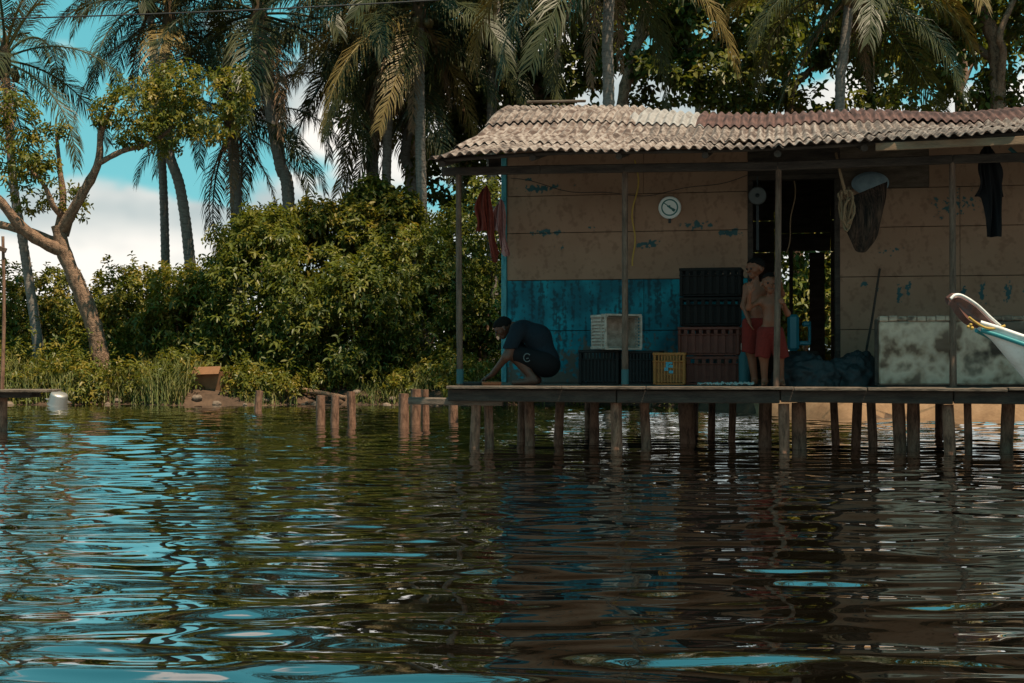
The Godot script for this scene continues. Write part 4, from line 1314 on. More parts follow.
	b = [
		[Vector3(-0.02, 0.6, 0.0), Vector3(-0.15, 0.62, 0.0), 0.06, 0.055],
		[Vector3(0.2, 0.24, 0.11), Vector3(-0.12, 0.34, 0.17), 0.1, 0.068], [Vector3(0.2, 0.24, -0.11), Vector3(-0.12, 0.36, -0.17), 0.1, 0.068],
		[Vector3(-0.12, 0.34, 0.17), Vector3(0.1, 0.08, 0.15), 0.064, 0.042], [Vector3(-0.12, 0.36, -0.17), Vector3(0.08, 0.08, -0.16), 0.064, 0.042],
		[Vector3(0.12, 0.045, 0.15), Vector3(-0.1, 0.028, 0.17), 0.042, 0.028], [Vector3(0.1, 0.045, -0.16), Vector3(-0.12, 0.028, -0.18), 0.042, 0.028],
		[Vector3(-0.06, 0.56, 0.19), Vector3(-0.16, 0.3, 0.26), 0.052, 0.042], [Vector3(-0.16, 0.3, 0.26), Vector3(-0.34, 0.11, 0.14), 0.042, 0.029],
		[Vector3(-0.06, 0.56, -0.19), Vector3(-0.22, 0.34, -0.2), 0.052, 0.042], [Vector3(-0.22, 0.34, -0.2), Vector3(-0.36, 0.12, -0.06), 0.042, 0.029],
		[Vector3(0.22, 0.22, -0.05), Vector3(0.22, 0.22, 0.05), 0.11, 0.11], [Vector3(0.2, 0.26, 0), Vector3(0.12, 0.5, 0), 0.1, 0.105], [Vector3(0.12, 0.5, 0), Vector3(-0.02, 0.57, 0), 0.105, 0.085]]
	g = G.new()
	body(g, b, 0.015, 0.04)
	body(g, hand_bones(Vector3(-0.34, 0.11, 0.14), Vector3(-0.7, -0.35, -0.15), Vector3(0, -1, 0), 0.17, 0.3, 1.0), 0.005, 0.008)
	body(g, hand_bones(Vector3(-0.36, 0.12, -0.06), Vector3(-0.7, -0.35, 0.15), Vector3(0, -1, 0), 0.17, 0.3, -1.0), 0.005, 0.008)
	hb = Basis(Vector3.UP, -1.35) * Basis(Vector3.RIGHT, 0.55)
	body(g, head_bones(Vector3(-0.24, 0.6, 0.02), hb, 0.225), 0.008, 0.014)
	put(g.mesh(), "body", M.skin_dark, o)
	head_extras(o, Vector3(-0.24, 0.6, 0.02), hb, 0.225, M.hair, 0.08)
	s = G.new()
	body(s, [[Vector3(0.22, 0.26, -0.05), Vector3(0.22, 0.26, 0.05), 0.13, 0.13], [Vector3(0.2, 0.28, 0), Vector3(0.13, 0.5, 0), 0.135, 0.14], [Vector3(0.13, 0.5, -0.05), Vector3(-0.02, 0.585, -0.05), 0.125, 0.105], [Vector3(0.13, 0.5, 0.05), Vector3(-0.02, 0.585, 0.05), 0.125, 0.105], [Vector3(-0.05, 0.58, -0.16), Vector3(-0.05, 0.58, 0.16), 0.085, 0.085],
		[Vector3(-0.06, 0.56, 0.19), Vector3(-0.14, 0.36, 0.245), 0.078, 0.072], [Vector3(-0.06, 0.56, -0.19), Vector3(-0.18, 0.4, -0.2), 0.078, 0.072]], 0.015, 0.05,
		func(p: Vector3) -> float: return maxf(0.23 - p.y, (0.38 if p.x < -0.03 else 0.0) - p.y))
	put(s.mesh(), "shirt", M.navy, o)
	s = G.new()
	body(s, [[Vector3(0.22, 0.22, -0.06), Vector3(0.22, 0.22, 0.06), 0.14, 0.14], [Vector3(0.2, 0.24, 0.11), Vector3(-0.1, 0.335, 0.165), 0.118, 0.092], [Vector3(0.2, 0.24, -0.11), Vector3(-0.1, 0.355, -0.165), 0.118, 0.092]], 0.015, 0.04,
		func(p: Vector3) -> float: return -0.1 - p.x)
	put(s.mesh(), "shorts", M.black_cloth, o)
	var lg := G.new()      # pale ring-shaped print on the shorts
	var ring := []
	for k in 15:
		var a := 0.7 + TAU * 0.78 * k / 14.0
		ring.append(Vector3(0.06 + 0.036 * cos(a), 0.29 + 0.042 * sin(a), 0.262))
	lg.tube(ring, range(15).map(func(_k: int) -> float: return 0.006), 6)
	lg.tube([Vector3(0.05, 0.28, 0.262), Vector3(0.075, 0.285, 0.262)], [0.006, 0.006], 6)
	put(lg.mesh(), "shorts_print", M.dial_grey, o)

# ------------------------------------------------------------------ boat, jetty, stumps and other shore things
func boat() -> void:
	# moored fishing boat: its raised prow reaches into view; the hull runs on out of the frame
	var o := thing("fishing_boat", "white fishing boat with teal gunwale and raised curved prow before the chest", "boat", Vector3(3.47, 0, -10.4), 14.0)
	# x runs aft from the stem head; half beam, sheer height, keel height at each station
	var st := [[0.0, 0.02, 1.17, 1.14], [0.12, 0.06, 1.13, 1.06], [0.3, 0.13, 1.06, 0.88], [0.55, 0.24, 0.98, 0.62], [0.9, 0.38, 0.9, 0.3], [1.4, 0.52, 0.8, 0.0], [2.2, 0.66, 0.7, -0.15], [3.4, 0.72, 0.62, -0.18], [4.8, 0.66, 0.62, -0.15], [5.6, 0.58, 0.64, -0.1]]
	var hull := func(a: float, b: float) -> Vector3:
		var k := a * (st.size() - 1)
		var i := mini(int(k), st.size() - 2)
		var f := k - i
		var x := lerpf(st[i][0], st[i + 1][0], f)
		var w := lerpf(st[i][1], st[i + 1][1], f)
		var top := lerpf(st[i][2], st[i + 1][2], f)
		var low := lerpf(st[i][3], st[i + 1][3], f)
		var t := absf(b * 2.0 - 1.0)
		return Vector3(x, lerpf(low, top, pow(t, 1.5)), signf(b - 0.5) * w * pow(t, 0.62))
	var g := G.new()
	g.grid(hull, 60, 28, 0.02)
	put(g.mesh(), "hull", M.boat_white, o)
	for s in [0.0, 1.0]:
		var rail := []
		var band := []
		for k in 40:
			var p: Vector3 = hull.call(k / 39.0, s)
			rail.append(p + Vector3(0, 0.012, 0))
			band.append(p + Vector3(0, -0.045, (0.012 if s > 0.5 else -0.012)))
		g = G.new()
		g.tube(rail, range(40).map(func(_k: int) -> float: return 0.018), 8)
		put(g.mesh(), "gunwale", M.boat_white, o)
		g = G.new()
		g.tube(band, range(40).map(func(_k: int) -> float: return 0.017), 8, true, 1.0)
		put(g.mesh(), "teal_band", M.boat_teal, o)
	# foredeck behind the prow
	g = G.new()
	g.grid(func(a: float, b: float) -> Vector3:
		var p: Vector3 = hull.call(a * 0.36 + 0.02, 1.0)
		return Vector3(p.x, p.y - 0.01 + 0.02 * (1.0 - pow(2.0 * b - 1.0, 2.0)), lerpf(-p.z, p.z, b) * 0.97), 20, 8, 0.02)
	put(g.mesh(), "foredeck", M.boat_white, o)
	# the raised prow: a curved blade of plank, white-edged
	var crest := [Vector3(0.16, 1.153, 0), Vector3(0.085, 1.21, 0), Vector3(-0.03, 1.305, 0), Vector3(-0.146, 1.37, 0), Vector3(-0.21, 1.378, 0), Vector3(-0.25, 1.35, 0)]
	var under := [Vector3(0.14, 1.11, 0), Vector3(0.03, 1.15, 0), Vector3(-0.09, 1.18, 0), Vector3(-0.165, 1.25, 0), Vector3(-0.215, 1.32, 0), Vector3(-0.245, 1.335, 0)]
	var along := func(p: Array, a: float) -> Vector3:
		var k := a * (p.size() - 1)
		var i := mini(int(k), p.size() - 2)
		return (p[i] as Vector3).cubic_interpolate(p[i + 1], p[maxi(i - 1, 0)], p[mini(i + 2, p.size() - 1)], k - i)
	var prow := func(a: float) -> Vector3: return along.call(crest, a)
	g = G.new()
	g.grid(func(a: float, b: float) -> Vector3:
		var p: Vector3 = along.call(crest, a)
		var low: Vector3 = along.call(under, a)
		return p.lerp(low, b) + Vector3(0, 0, -0.03 * sin(PI * b)), 26, 8, 0.05)
	put(g.mesh(), "prow_blade", M.boat_dark, o)
	for z in [0.03, -0.03]:
		var pts := []
		for k in 23:
			var p: Vector3 = prow.call(k / 22.0)
			pts.append(p + Vector3(0, 0.006, z))
		g = G.new()
		g.tube(pts, range(23).map(func(_k: int) -> float: return 0.011), 8)
		put(g.mesh(), "prow_rim", M.boat_white, o)
	var em := G.new()
	for k in 7:
		em.box(Vector3(0.33 + 0.02 * (k % 3) , 0.955 + 0.018 * (k / 3), 0.135 + 0.006 * (k % 3)), Vector3(0.022, 0.014 + 0.006 * (k % 2), 0.012), Basis(Vector3.BACK, 0.4 * k))
	put(em.mesh(), "emblem", M.dark_ink, o)
	var rp := thing("mooring_rope", "yellow mooring rope knotted round the boat's prow", "rope", Vector3(3.47, 0, -10.4), 14.0)
	var pr := []
	for k in 15:
		var f := k / 14.0
		pr.append(Vector3(0.18 - 0.3 * f, 1.16 - 0.05 * sin(PI * f) + 0.06 * f, 0.06))
	g = G.new()
	g.tube(pr, range(15).map(func(_k: int) -> float: return 0.009), 6)
	put(g.mesh(), "strand", M.yellow_rope, rp)
	g = G.new()
	for q in [[-0.1, 1.165, 0.014], [-0.12, 1.15, 0.012], [-0.09, 1.14, 0.016]]:
		g.lathe([[0.0, -q[2]], [q[2] * 0.8, -q[2] * 0.6], [q[2], 0.0], [q[2] * 0.8, q[2] * 0.6], [0.0, q[2]]], 8, Vector3(q[0], q[1], 0.05))
	put(g.mesh(), "knot", M.yellow_rope, rp)

func stump(label: String, x: float, dist: float, top: float, r: float, lean: float, m: Material) -> void:
	var g := G.new()
	var jag := []
	limb(g, [Vector3(0, -0.9, 0), Vector3(lean * 0.3, 0.0, 0), Vector3(lean, top - 0.04, 0), Vector3(lean * 1.03, top, 0)], r * 1.05, r * 0.94, 10, 0.04)
	var o := put(g.mesh(), "pile_stump", m, self, Transform3D(Basis(), Vector3(x, 0, -dist)))
	tag(o, label, "stump", "old pile stumps in the water")

func shore_things() -> void:
	rng.seed = 600
	stump("pile stump standing alone, nearest the cardboard box", -4.55, 25.0, 0.36, 0.07, 0.04, M.pile)
	stump("weathered stump of the three-stump row, on the cardboard box's side", -2.68, 19.6, 0.41, 0.066, 0.0, M.pile)
	stump("middle weathered stump of the three-stump row", -2.46, 19.4, 0.42, 0.06, 0.01, M.pile)
	stump("tallest weathered stump of the three-stump row, on the hut's side", -2.26, 19.8, 0.46, 0.062, -0.015, M.pile)
	stump("single dark stump between the three-stump row and the deck", -1.47, 19.0, 0.45, 0.075, 0.0, M.pile)
	stump("thick pale-topped stump of the pair beside the deck", -1.36, 19.6, 0.5, 0.075, 0.02, M.pile)
	stump("slim pale-topped stump of the pair beside the deck", -1.22, 19.8, 0.49, 0.055, -0.01, M.pile)
	stump("short sunlit stump behind the deck's projecting joist", -0.86, 20.5, 0.46, 0.07, 0.0, M.pile)
	# jetty
	var j := thing("plank_jetty", "short grey plank jetty on a single dark pile", "jetty", Vector3(-6.6, 0, -18.0))
	for k in 4:
		put(beam(Vector3(2.4 - 0.1 * (k % 2), 0.03, 0.15), Vector3(-0.45 + 0.06 * sin(k * 3.0), 0.515, 0.3 - 0.16 * k), Basis(Vector3.BACK, rng.randf_range(-0.004, 0.004))), "plank", M.old_wood, j)
	put(beam(Vector3(2.2, 0.07, 0.07), Vector3(-0.6, 0.462, 0.24)), "joist", M.dark_wood, j)
	put(beam(Vector3(2.2, 0.07, 0.07), Vector3(-0.6, 0.462, -0.1)), "joist", M.dark_wood, j)
	put(pole([Vector3(0.1, -0.9, 0.1), Vector3(0.08, 0, 0.1), Vector3(0.08, 0.425, 0.1)], 0.075, 0.068, 10), "pile", M.pile, j)
	put(pole([Vector3(-1.2, -0.9, 0.1), Vector3(-1.2, 0.425, 0.1)], 0.075, 0.068, 10), "pile", M.pile, j)
	var sp := thing("upright_pole", "thin upright brown pole with a grey arm standing on the jetty", "pole", Vector3(-6.52, 0.53, -17.9))
	put(pole([Vector3(0, 0, 0), Vector3(0.02, 1.0, 0), Vector3(0.0, 1.96, 0)], 0.026, 0.02, 8), "shaft", M.pile, sp)
	put(beam(Vector3(0.5, 0.06, 0.04), Vector3(-0.18, 1.86, 0.03), Basis(Vector3.BACK, -0.35)), "arm", M.post, sp)
	# aluminium pot at the water's edge
	var pot := thing("metal_pot", "dented shiny metal pot lying upturned below the jetty's end", "pot", Vector3(-8.9, 0.02, -27.4), 20.0)
	pot.rotation_degrees.x = 14.0
	pot.rotation_degrees.z = -9.0
	var g := G.new()
	g.lathe([[0.2, 0.0], [0.2, 0.02], [0.185, 0.04], [0.17, 0.2], [0.15, 0.25], [0.0, 0.26]], 26)
	put(g.mesh(), "bowl", M.tin, pot)
	g = G.new()
	for s in [-1.0, 1.0]:
		g.tube([Vector3(s * 0.18, 0.1, -0.05), Vector3(s * 0.24, 0.1, 0.0), Vector3(s * 0.18, 0.1, 0.05)], [0.01, 0.01, 0.01], 6)
	put(g.mesh(), "handle", M.tin, pot)
	# carton on the bank
	var cb := thing("cardboard_box", "open brown cardboard box sagging on the bank below the shrubs", "box", Vector3(-6.2, 0.28, -28.9), -12.0)
	for q in [[Vector3(0, 0.2, 0.25), Vector3(0.66, 0.38, 0.015), 0.06], [Vector3(0, 0.2, -0.25), Vector3(0.66, 0.38, 0.015), -0.05]]:
		put(beam(q[1], q[0], Basis(Vector3.RIGHT, q[2])), "side", M.carton, cb)
	for s in [-1.0, 1.0]:
		put(beam(Vector3(0.015, 0.38, 0.48), Vector3(s * 0.325, 0.2, 0.0), Basis(Vector3.BACK, -0.08 * s)), "side", M.carton, cb)
	put(beam(Vector3(0.6, 0.014, 0.2), Vector3(0.03, 0.415, 0.34), Basis(Vector3.RIGHT, 0.9) * Basis(Vector3.BACK, 0.05)), "flap", M.carton, cb)
	# fallen log and rocks along the edge
	g = G.new()
	limb(g, [Vector3(-1.3, 0.1, 0.2), Vector3(-0.4, 0.22, 0.0), Vector3(0.5, 0.16, 0.1), Vector3(1.2, 0.04, 0.3)], 0.09, 0.04, 9, 0.08)
	tag(put(g.mesh(), "fallen_log", M.bark, self, Transform3D(Basis(), Vector3(-4.6, 0.1, -28.9))), "fallen brown log lying along the bank behind the stumps", "log")
	rng.seed = 640
	for v in 3:
		g = G.new()
		var f := FastNoiseLite.new()
		f.seed = 60 + v
		f.frequency = 1.1
		g.grid(func(a: float, b: float) -> Vector3:
			var th := TAU * a
			var ph := PI * (b - 0.5)
			var n := Vector3(cos(th) * cos(ph), sin(ph), -sin(th) * cos(ph))
			return n * Vector3(1, 0.65, 0.8) * (1.0 + 0.45 * f.get_noise_3dv(n * 1.2)), 12, 8)
		sheets["rock%d" % v] = g.mesh()
	for k in 34:
		var x := rng.randf_range(-11.5, -1.5)
		var dist := shore(x) + rng.randf_range(-0.1, 0.35)
		var s := rng.randf_range(0.04, 0.12)
		var o := put(sheets["rock%d" % (k % 3)], "shore_rock", M.stone if k % 3 else M.soil, self, Transform3D(Basis(Vector3.UP, rng.randf() * TAU) * Basis().scaled(Vector3(s, s, s)), Vector3(x, ground_height(x, dist) + s * 0.3, -dist)))
		tag(o, "small brown stone lying at the waterline of the bank", "stone", "stones along the waterline")
	# overhead cable
	var cp := []
	for k in 41:
		var f := k / 40.0
		cp.append(Vector3(lerpf(-16.0, 14.0, f), lerpf(5.45, 7.3, f) - 0.55 * sin(PI * f) + 0.25, -20.0))
	g = G.new()
	g.tube(cp, range(41).map(func(_k: int) -> float: return 0.011), 6)
	tag(put(g.mesh(), "overhead_cable", M.cable, self), "thin black cable crossing the sky before the palms", "cable")

func plant_parts() -> void:
	for k in 7:
		sheets["frond%d" % k] = frond_mesh(3.9, [1.25, 1.0, 0.75, 0.45, 0.1, -0.35, -0.8][k], [1.1, 1.5, 1.75, 1.8, 1.55, 1.2, 0.7][k], [0.75, 0.9, 1.05, 1.1, 1.1, 1.05, 1.0][k], 700 + k, 0.02 + 0.02 * k)
	for k in 2:
		sheets["dead%d" % k] = frond_mesh(3.4, -0.75 - 0.3 * k, 0.75, 0.6, 720 + k, 0.3)
	var g := G.new()
	g.lathe([[0.0, -0.13], [0.07, -0.1], [0.105, 0.0], [0.08, 0.09], [0.0, 0.13]], 10)
	sheets["nut"] = g.mesh()

func _ready() -> void:
	# camera
	var cam := Camera3D.new()
	cam.name = "camera"
	cam.position = Vector3(0, 0.9, 0)
	cam.rotation_degrees = Vector3(0.78, 0, 0)
	cam.fov = 27.43
	cam.near = 0.05
	cam.far = 2000.0
	add_child(cam)
	# sky, exposure
	var env := Environment.new()
	env.background_mode = Environment.BG_SKY
	env.sky = sky()
	env.background_energy_multiplier = 1.12
	env.tonemap_mode = Environment.TONE_MAPPER_LINEAR
	env.tonemap_exposure = 1.5
	env.sdfgi_enabled = true
	env.ssao_enabled = true
	env.ssil_enabled = true
	var we := WorldEnvironment.new()
	we.name = "world"
	we.environment = env
	add_child(we)
	# sun, high, a little to the hut's far side
	var sun := DirectionalLight3D.new()
	sun.name = "sun"
	sun.light_energy = 1.6
	sun.light_color = Color(1.0, 0.91, 0.79)
	sun.light_angular_distance = 0.5
	sun.shadow_enabled = true
	add_child(sun)
	sun.look_at_from_position(SUN_TO, Vector3.ZERO)
	materials()
	wall_paint()
	water()
	ground()
	hut()
	deck()
	plant_parts()
	plants()
	grass()
	boat()
	shore_things()
	veranda_things()
	people()


# ------------------------------------------------------------------ palms, trees and shrubs on the bank
func plants() -> void:
	palm("tall coconut palm with its crown beside the sky, furthest from the hut", [Vector3(-10.47, 0.35, -31.20), Vector3(-10.61, 1.57, -31.20), Vector3(-10.92, 3.57, -31.20), Vector3(-11.14, 4.91, -31.20), Vector3(-11.34, 7.54, -31.20)], 0.129, 0.092, 15, 0.94, 11, 2, 5, 0.35, 0.1)
	palm("slim coconut palm whose straight trunk rises behind the gnarled tree's leafy branch", [Vector3(-8.74, 0.35, -36.00), Vector3(-8.87, 1.67, -36.00), Vector3(-8.97, 5.01, -36.00), Vector3(-9.10, 7.07, -36.00), Vector3(-9.36, 10.11, -36.00)], 0.129, 0.101, 15, 0.94, 12, 2, 4, 0.30, 0.1)
	palm("leaning coconut palm with a thick ringed trunk above the hedge", [Vector3(-7.74, 0.35, -34.50), Vector3(-7.94, 3.24, -34.50), Vector3(-8.18, 5.09, -34.50), Vector3(-8.48, 6.08, -34.50), Vector3(-8.62, 7.43, -34.50), Vector3(-8.48, 9.23, -34.50)], 0.175, 0.110, 15, 0.88, 13, 2, 4, 0.30, 0.1)
	palm("big dark coconut palm with long hanging fronds before the cloud", [Vector3(-5.34, 0.35, -34.00), Vector3(-5.44, 4.79, -34.00), Vector3(-5.63, 5.64, -34.00), Vector3(-5.88, 6.97, -34.00), Vector3(-6.17, 9.25, -34.00)], 0.184, 0.138, 22, 1.21, 14, 4, 6, 0.25, 0.5)
	palm("low shaggy palm with a skirt of drooping fronds above the hedge", [Vector3(-6.85, 0.35, -35.00), Vector3(-6.90, 3.40, -35.00), Vector3(-6.90, 4.40, -35.00), Vector3(-6.95, 5.65, -35.00), Vector3(-7.02, 6.77, -35.00)], 0.166, 0.138, 22, 0.94, 15, 4, 0, 0.40, 0.1)
	palm("palm with brown dead fronds hanging round its trunk", [Vector3(-3.86, 0.35, -37.00), Vector3(-3.70, 5.92, -37.00), Vector3(-3.75, 8.30, -37.00), Vector3(-3.86, 9.62, -37.00)], 0.184, 0.156, 20, 1.16, 16, 7, 4, 0.35, 1.1)
	palm("palm with paired thin brown trunk look beside the pale palm", [Vector3(-3.21, 0.35, -34.00), Vector3(-3.06, 5.27, -34.00), Vector3(-3.01, 7.21, -34.00), Vector3(-2.96, 8.55, -34.00)], 0.129, 0.110, 18, 1.04, 17, 5, 4, 0.40, 1.0)
	palm("pale grey straight palm trunk beside the hut's eave", [Vector3(-2.02, 0.35, -32.50), Vector3(-2.09, 4.15, -32.50), Vector3(-2.14, 6.24, -32.50), Vector3(-2.16, 8.98, -32.50)], 0.143, 0.115, 20, 1.04, 18, 4, 6, 0.40, 0.7)
	palm("palm with a kinked, curving trunk behind the pale palm", [Vector3(-2.21, 0.35, -35.50), Vector3(-2.51, 5.21, -35.50), Vector3(-2.71, 5.97, -35.50), Vector3(-2.54, 6.94, -35.50), Vector3(-1.67, 8.46, -35.50)], 0.147, 0.120, 20, 1.04, 19, 4, 3, 0.50, 1.0)
	palm("palm with its crown over the hut's near gable", [Vector3(-0.44, 0.35, -34.00), Vector3(-0.49, 7.21, -34.00), Vector3(-0.29, 10.32, -34.00)], 0.147, 0.120, 20, 1.10, 20, 3, 4, 0.35, 0.7)
	palm("grey palm trunk rising straight behind the tin roof", [Vector3(1.91, 0.35, -27.00), Vector3(1.87, 5.91, -27.00), Vector3(1.85, 7.07, -27.00), Vector3(1.93, 8.96, -27.00)], 0.129, 0.106, 20, 1.04, 21, 3, 4, 0.35, 0.7)
	palm("palm with golden fronds fanning over the rusty ridge sheets", [Vector3(6.62, 0.35, -28.00), Vector3(6.58, 6.00, -28.00), Vector3(6.64, 6.90, -28.00), Vector3(6.80, 8.30, -28.00)], 0.110, 0.101, 20, 0.94, 22, 3, 3, 0.45, 0.4)
	broad_tree("gnarled_tree", "gnarled bare-limbed tree leaning over the bank grass", Vector3(-8.74, 0.35, -30.00), [[[Vector3(0, -0.3, 0), Vector3(-0.13, 0.87, 0.00), Vector3(-0.34, 1.62, 0.00), Vector3(-0.66, 2.37, 0.00), Vector3(-0.90, 2.95, 0.00), Vector3(-0.99, 3.44, 0.00)], 0.210, 0.150], [[Vector3(-0.86, 2.91, 0.00), Vector3(-1.20, 3.04, 0.20), Vector3(-1.62, 3.37, 0.50), Vector3(-2.04, 3.97, 0.80), Vector3(-2.69, 4.49, 1.00)], 0.150, 0.070], [[Vector3(-0.94, 3.04, 0.00), Vector3(-1.69, 3.32, -0.30), Vector3(-2.45, 3.52, -0.60), Vector3(-3.40, 3.74, -0.80)], 0.120, 0.060], [[Vector3(-0.99, 3.38, 0.00), Vector3(-0.96, 4.00, -0.20), Vector3(-1.03, 4.65, -0.20), Vector3(-1.15, 5.49, -0.30)], 0.100, 0.030], [[Vector3(-0.94, 3.34, 0.00), Vector3(-0.42, 4.05, 0.30), Vector3(-0.00, 4.72, 0.50), Vector3(0.09, 5.38, 0.60), Vector3(0.34, 5.91, 0.60)], 0.130, 0.050], [[Vector3(-0.02, 4.70, 0.50), Vector3(0.58, 4.95, 0.70), Vector3(1.19, 5.10, 0.80), Vector3(1.82, 5.56, 0.80)], 0.070, 0.030], [[Vector3(-0.90, 3.66, 0.00), Vector3(-1.02, 3.84, 0.30), Vector3(-1.15, 4.23, 0.40), Vector3(-1.45, 4.57, 0.40)], 0.080, 0.030], [[Vector3(-0.85, 3.24, -0.10), Vector3(-0.78, 3.69, -0.30), Vector3(-0.72, 4.02, -0.40)], 0.050, 0.020]], [[Vector3(0.93, 5.84, 0.60), Vector3(0.76, 0.55, 0.65)], [Vector3(1.79, 6.20, 0.70), Vector3(0.80, 0.50, 0.65)], [Vector3(2.36, 5.71, 0.90), Vector3(0.79, 0.58, 0.69)], [Vector3(1.48, 5.26, 0.70), Vector3(1.00, 0.33, 0.67)], [Vector3(2.82, 6.18, 0.80), Vector3(0.42, 0.46, 0.44)], [Vector3(0.26, 5.76, 0.60), Vector3(0.29, 0.29, 0.29)], [Vector3(-1.88, 5.65, 0.50), Vector3(0.59, 0.55, 0.57)], [Vector3(-1.46, 4.97, 0.50), Vector3(0.38, 0.51, 0.44)], [Vector3(-2.01, 4.64, 0.60), Vector3(0.63, 0.38, 0.50)], [Vector3(-0.97, 4.10, -0.10), Vector3(0.39, 0.30, 0.34)], [Vector3(-1.52, 4.00, 0.20), Vector3(0.34, 0.30, 0.32)], [Vector3(-0.69, 3.90, -0.30), Vector3(0.17, 0.35, 0.26)], [Vector3(-1.16, 4.58, 0.30), Vector3(0.25, 0.25, 0.25)], [Vector3(-1.13, 5.49, -0.30), Vector3(0.19, 0.22, 0.21)]], 1500, 7, 0.115, 0.050, C.yellow_green, 31, -0.20, M.bark, "tree", "")
	broad_tree("shrub", "bushy green hedge shrub behind the leaning palm trunk", Vector3(-11.46, 0.30, -32.60), [[[Vector3(0, -0.3, 0), Vector3(-0.23, 0.42, 0.00), Vector3(-0.47, 1.76, 0.00)], 0.050, 0.015], [[Vector3(0, -0.3, 0), Vector3(0.29, 0.54, 0.00), Vector3(0.58, 2.00, 0.00)], 0.050, 0.015], [[Vector3(0, -0.3, 0), Vector3(0.00, -0.04, 0.00), Vector3(0.00, 0.83, 0.00)], 0.050, 0.015]], [[Vector3(-0.47, 1.76, 0.00), Vector3(1.05, 0.98, 1.01)], [Vector3(0.58, 2.00, 0.00), Vector3(0.82, 0.79, 0.80)], [Vector3(0.00, 0.83, 0.00), Vector3(1.16, 0.84, 1.00)]], 1760, 7, 0.112, 0.056, C.yellow_green, 41, -0.17, M.bark, "shrub", "thicket on the bank")  # lighter palette on the three hedge shrubs stands in for sun falling there
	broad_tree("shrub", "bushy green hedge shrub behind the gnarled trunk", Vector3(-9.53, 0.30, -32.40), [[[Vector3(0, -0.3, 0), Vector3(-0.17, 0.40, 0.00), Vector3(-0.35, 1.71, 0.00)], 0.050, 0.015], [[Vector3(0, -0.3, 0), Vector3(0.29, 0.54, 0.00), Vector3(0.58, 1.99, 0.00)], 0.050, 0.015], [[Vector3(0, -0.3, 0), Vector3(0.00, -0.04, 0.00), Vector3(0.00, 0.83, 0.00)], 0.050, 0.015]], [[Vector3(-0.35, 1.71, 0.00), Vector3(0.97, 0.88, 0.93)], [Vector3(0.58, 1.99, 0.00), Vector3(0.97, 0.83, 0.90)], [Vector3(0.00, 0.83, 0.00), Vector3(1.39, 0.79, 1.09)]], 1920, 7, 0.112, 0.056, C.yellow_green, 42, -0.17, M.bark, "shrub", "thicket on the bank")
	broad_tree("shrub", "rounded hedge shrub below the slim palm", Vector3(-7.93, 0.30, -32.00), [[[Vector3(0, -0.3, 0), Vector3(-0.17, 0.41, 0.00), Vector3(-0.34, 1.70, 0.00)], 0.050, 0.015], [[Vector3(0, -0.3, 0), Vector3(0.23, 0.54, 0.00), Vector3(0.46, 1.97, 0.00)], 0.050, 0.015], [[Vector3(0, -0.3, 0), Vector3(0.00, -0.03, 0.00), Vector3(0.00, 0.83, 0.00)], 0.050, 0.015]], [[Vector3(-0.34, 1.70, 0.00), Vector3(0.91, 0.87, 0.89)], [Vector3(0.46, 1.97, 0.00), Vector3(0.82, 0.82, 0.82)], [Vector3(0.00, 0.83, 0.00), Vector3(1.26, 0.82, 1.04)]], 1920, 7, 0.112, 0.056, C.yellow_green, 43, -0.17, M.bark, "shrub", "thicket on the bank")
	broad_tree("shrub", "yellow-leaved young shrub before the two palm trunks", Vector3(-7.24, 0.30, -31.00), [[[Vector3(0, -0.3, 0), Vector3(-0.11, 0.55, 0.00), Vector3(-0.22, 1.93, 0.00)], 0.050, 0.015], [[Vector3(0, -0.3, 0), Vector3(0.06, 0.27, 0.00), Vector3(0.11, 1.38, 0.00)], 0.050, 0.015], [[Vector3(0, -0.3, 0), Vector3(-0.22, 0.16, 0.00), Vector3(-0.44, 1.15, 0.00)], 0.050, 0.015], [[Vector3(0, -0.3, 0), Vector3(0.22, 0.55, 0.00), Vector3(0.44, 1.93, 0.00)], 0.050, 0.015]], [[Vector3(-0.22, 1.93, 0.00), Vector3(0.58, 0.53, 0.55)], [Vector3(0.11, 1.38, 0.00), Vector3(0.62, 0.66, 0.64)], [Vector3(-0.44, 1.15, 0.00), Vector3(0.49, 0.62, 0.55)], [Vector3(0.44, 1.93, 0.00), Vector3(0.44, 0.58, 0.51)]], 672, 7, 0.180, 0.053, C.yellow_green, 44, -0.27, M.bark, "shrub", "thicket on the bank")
	broad_tree("shrub", "leafy shrub with drooping leaves beside the cardboard box", Vector3(-5.71, 0.30, -30.50), [[[Vector3(0, -0.3, 0), Vector3(-0.11, 0.55, 0.00), Vector3(-0.22, 1.91, 0.00)], 0.050, 0.015], [[Vector3(0, -0.3, 0), Vector3(0.13, 1.04, 0.00), Vector3(0.26, 2.89, 0.00)], 0.050, 0.015], [[Vector3(0, -0.3, 0), Vector3(-0.27, 0.06, 0.00), Vector3(-0.55, 0.93, 0.00)], 0.050, 0.015], [[Vector3(0, -0.3, 0), Vector3(0.13, 0.00, 0.00), Vector3(0.26, 0.82, 0.00)], 0.050, 0.015]], [[Vector3(-0.22, 1.91, 0.00), Vector3(0.78, 1.09, 0.94)], [Vector3(0.26, 2.89, 0.00), Vector3(0.74, 0.92, 0.83)], [Vector3(-0.55, 0.93, 0.00), Vector3(0.65, 0.78, 0.72)], [Vector3(0.26, 0.82, 0.00), Vector3(0.87, 0.78, 0.83)]], 2080, 7, 0.150, 0.053, C.mid_green, 45, -0.17, M.bark, "shrub", "thicket on the bank")
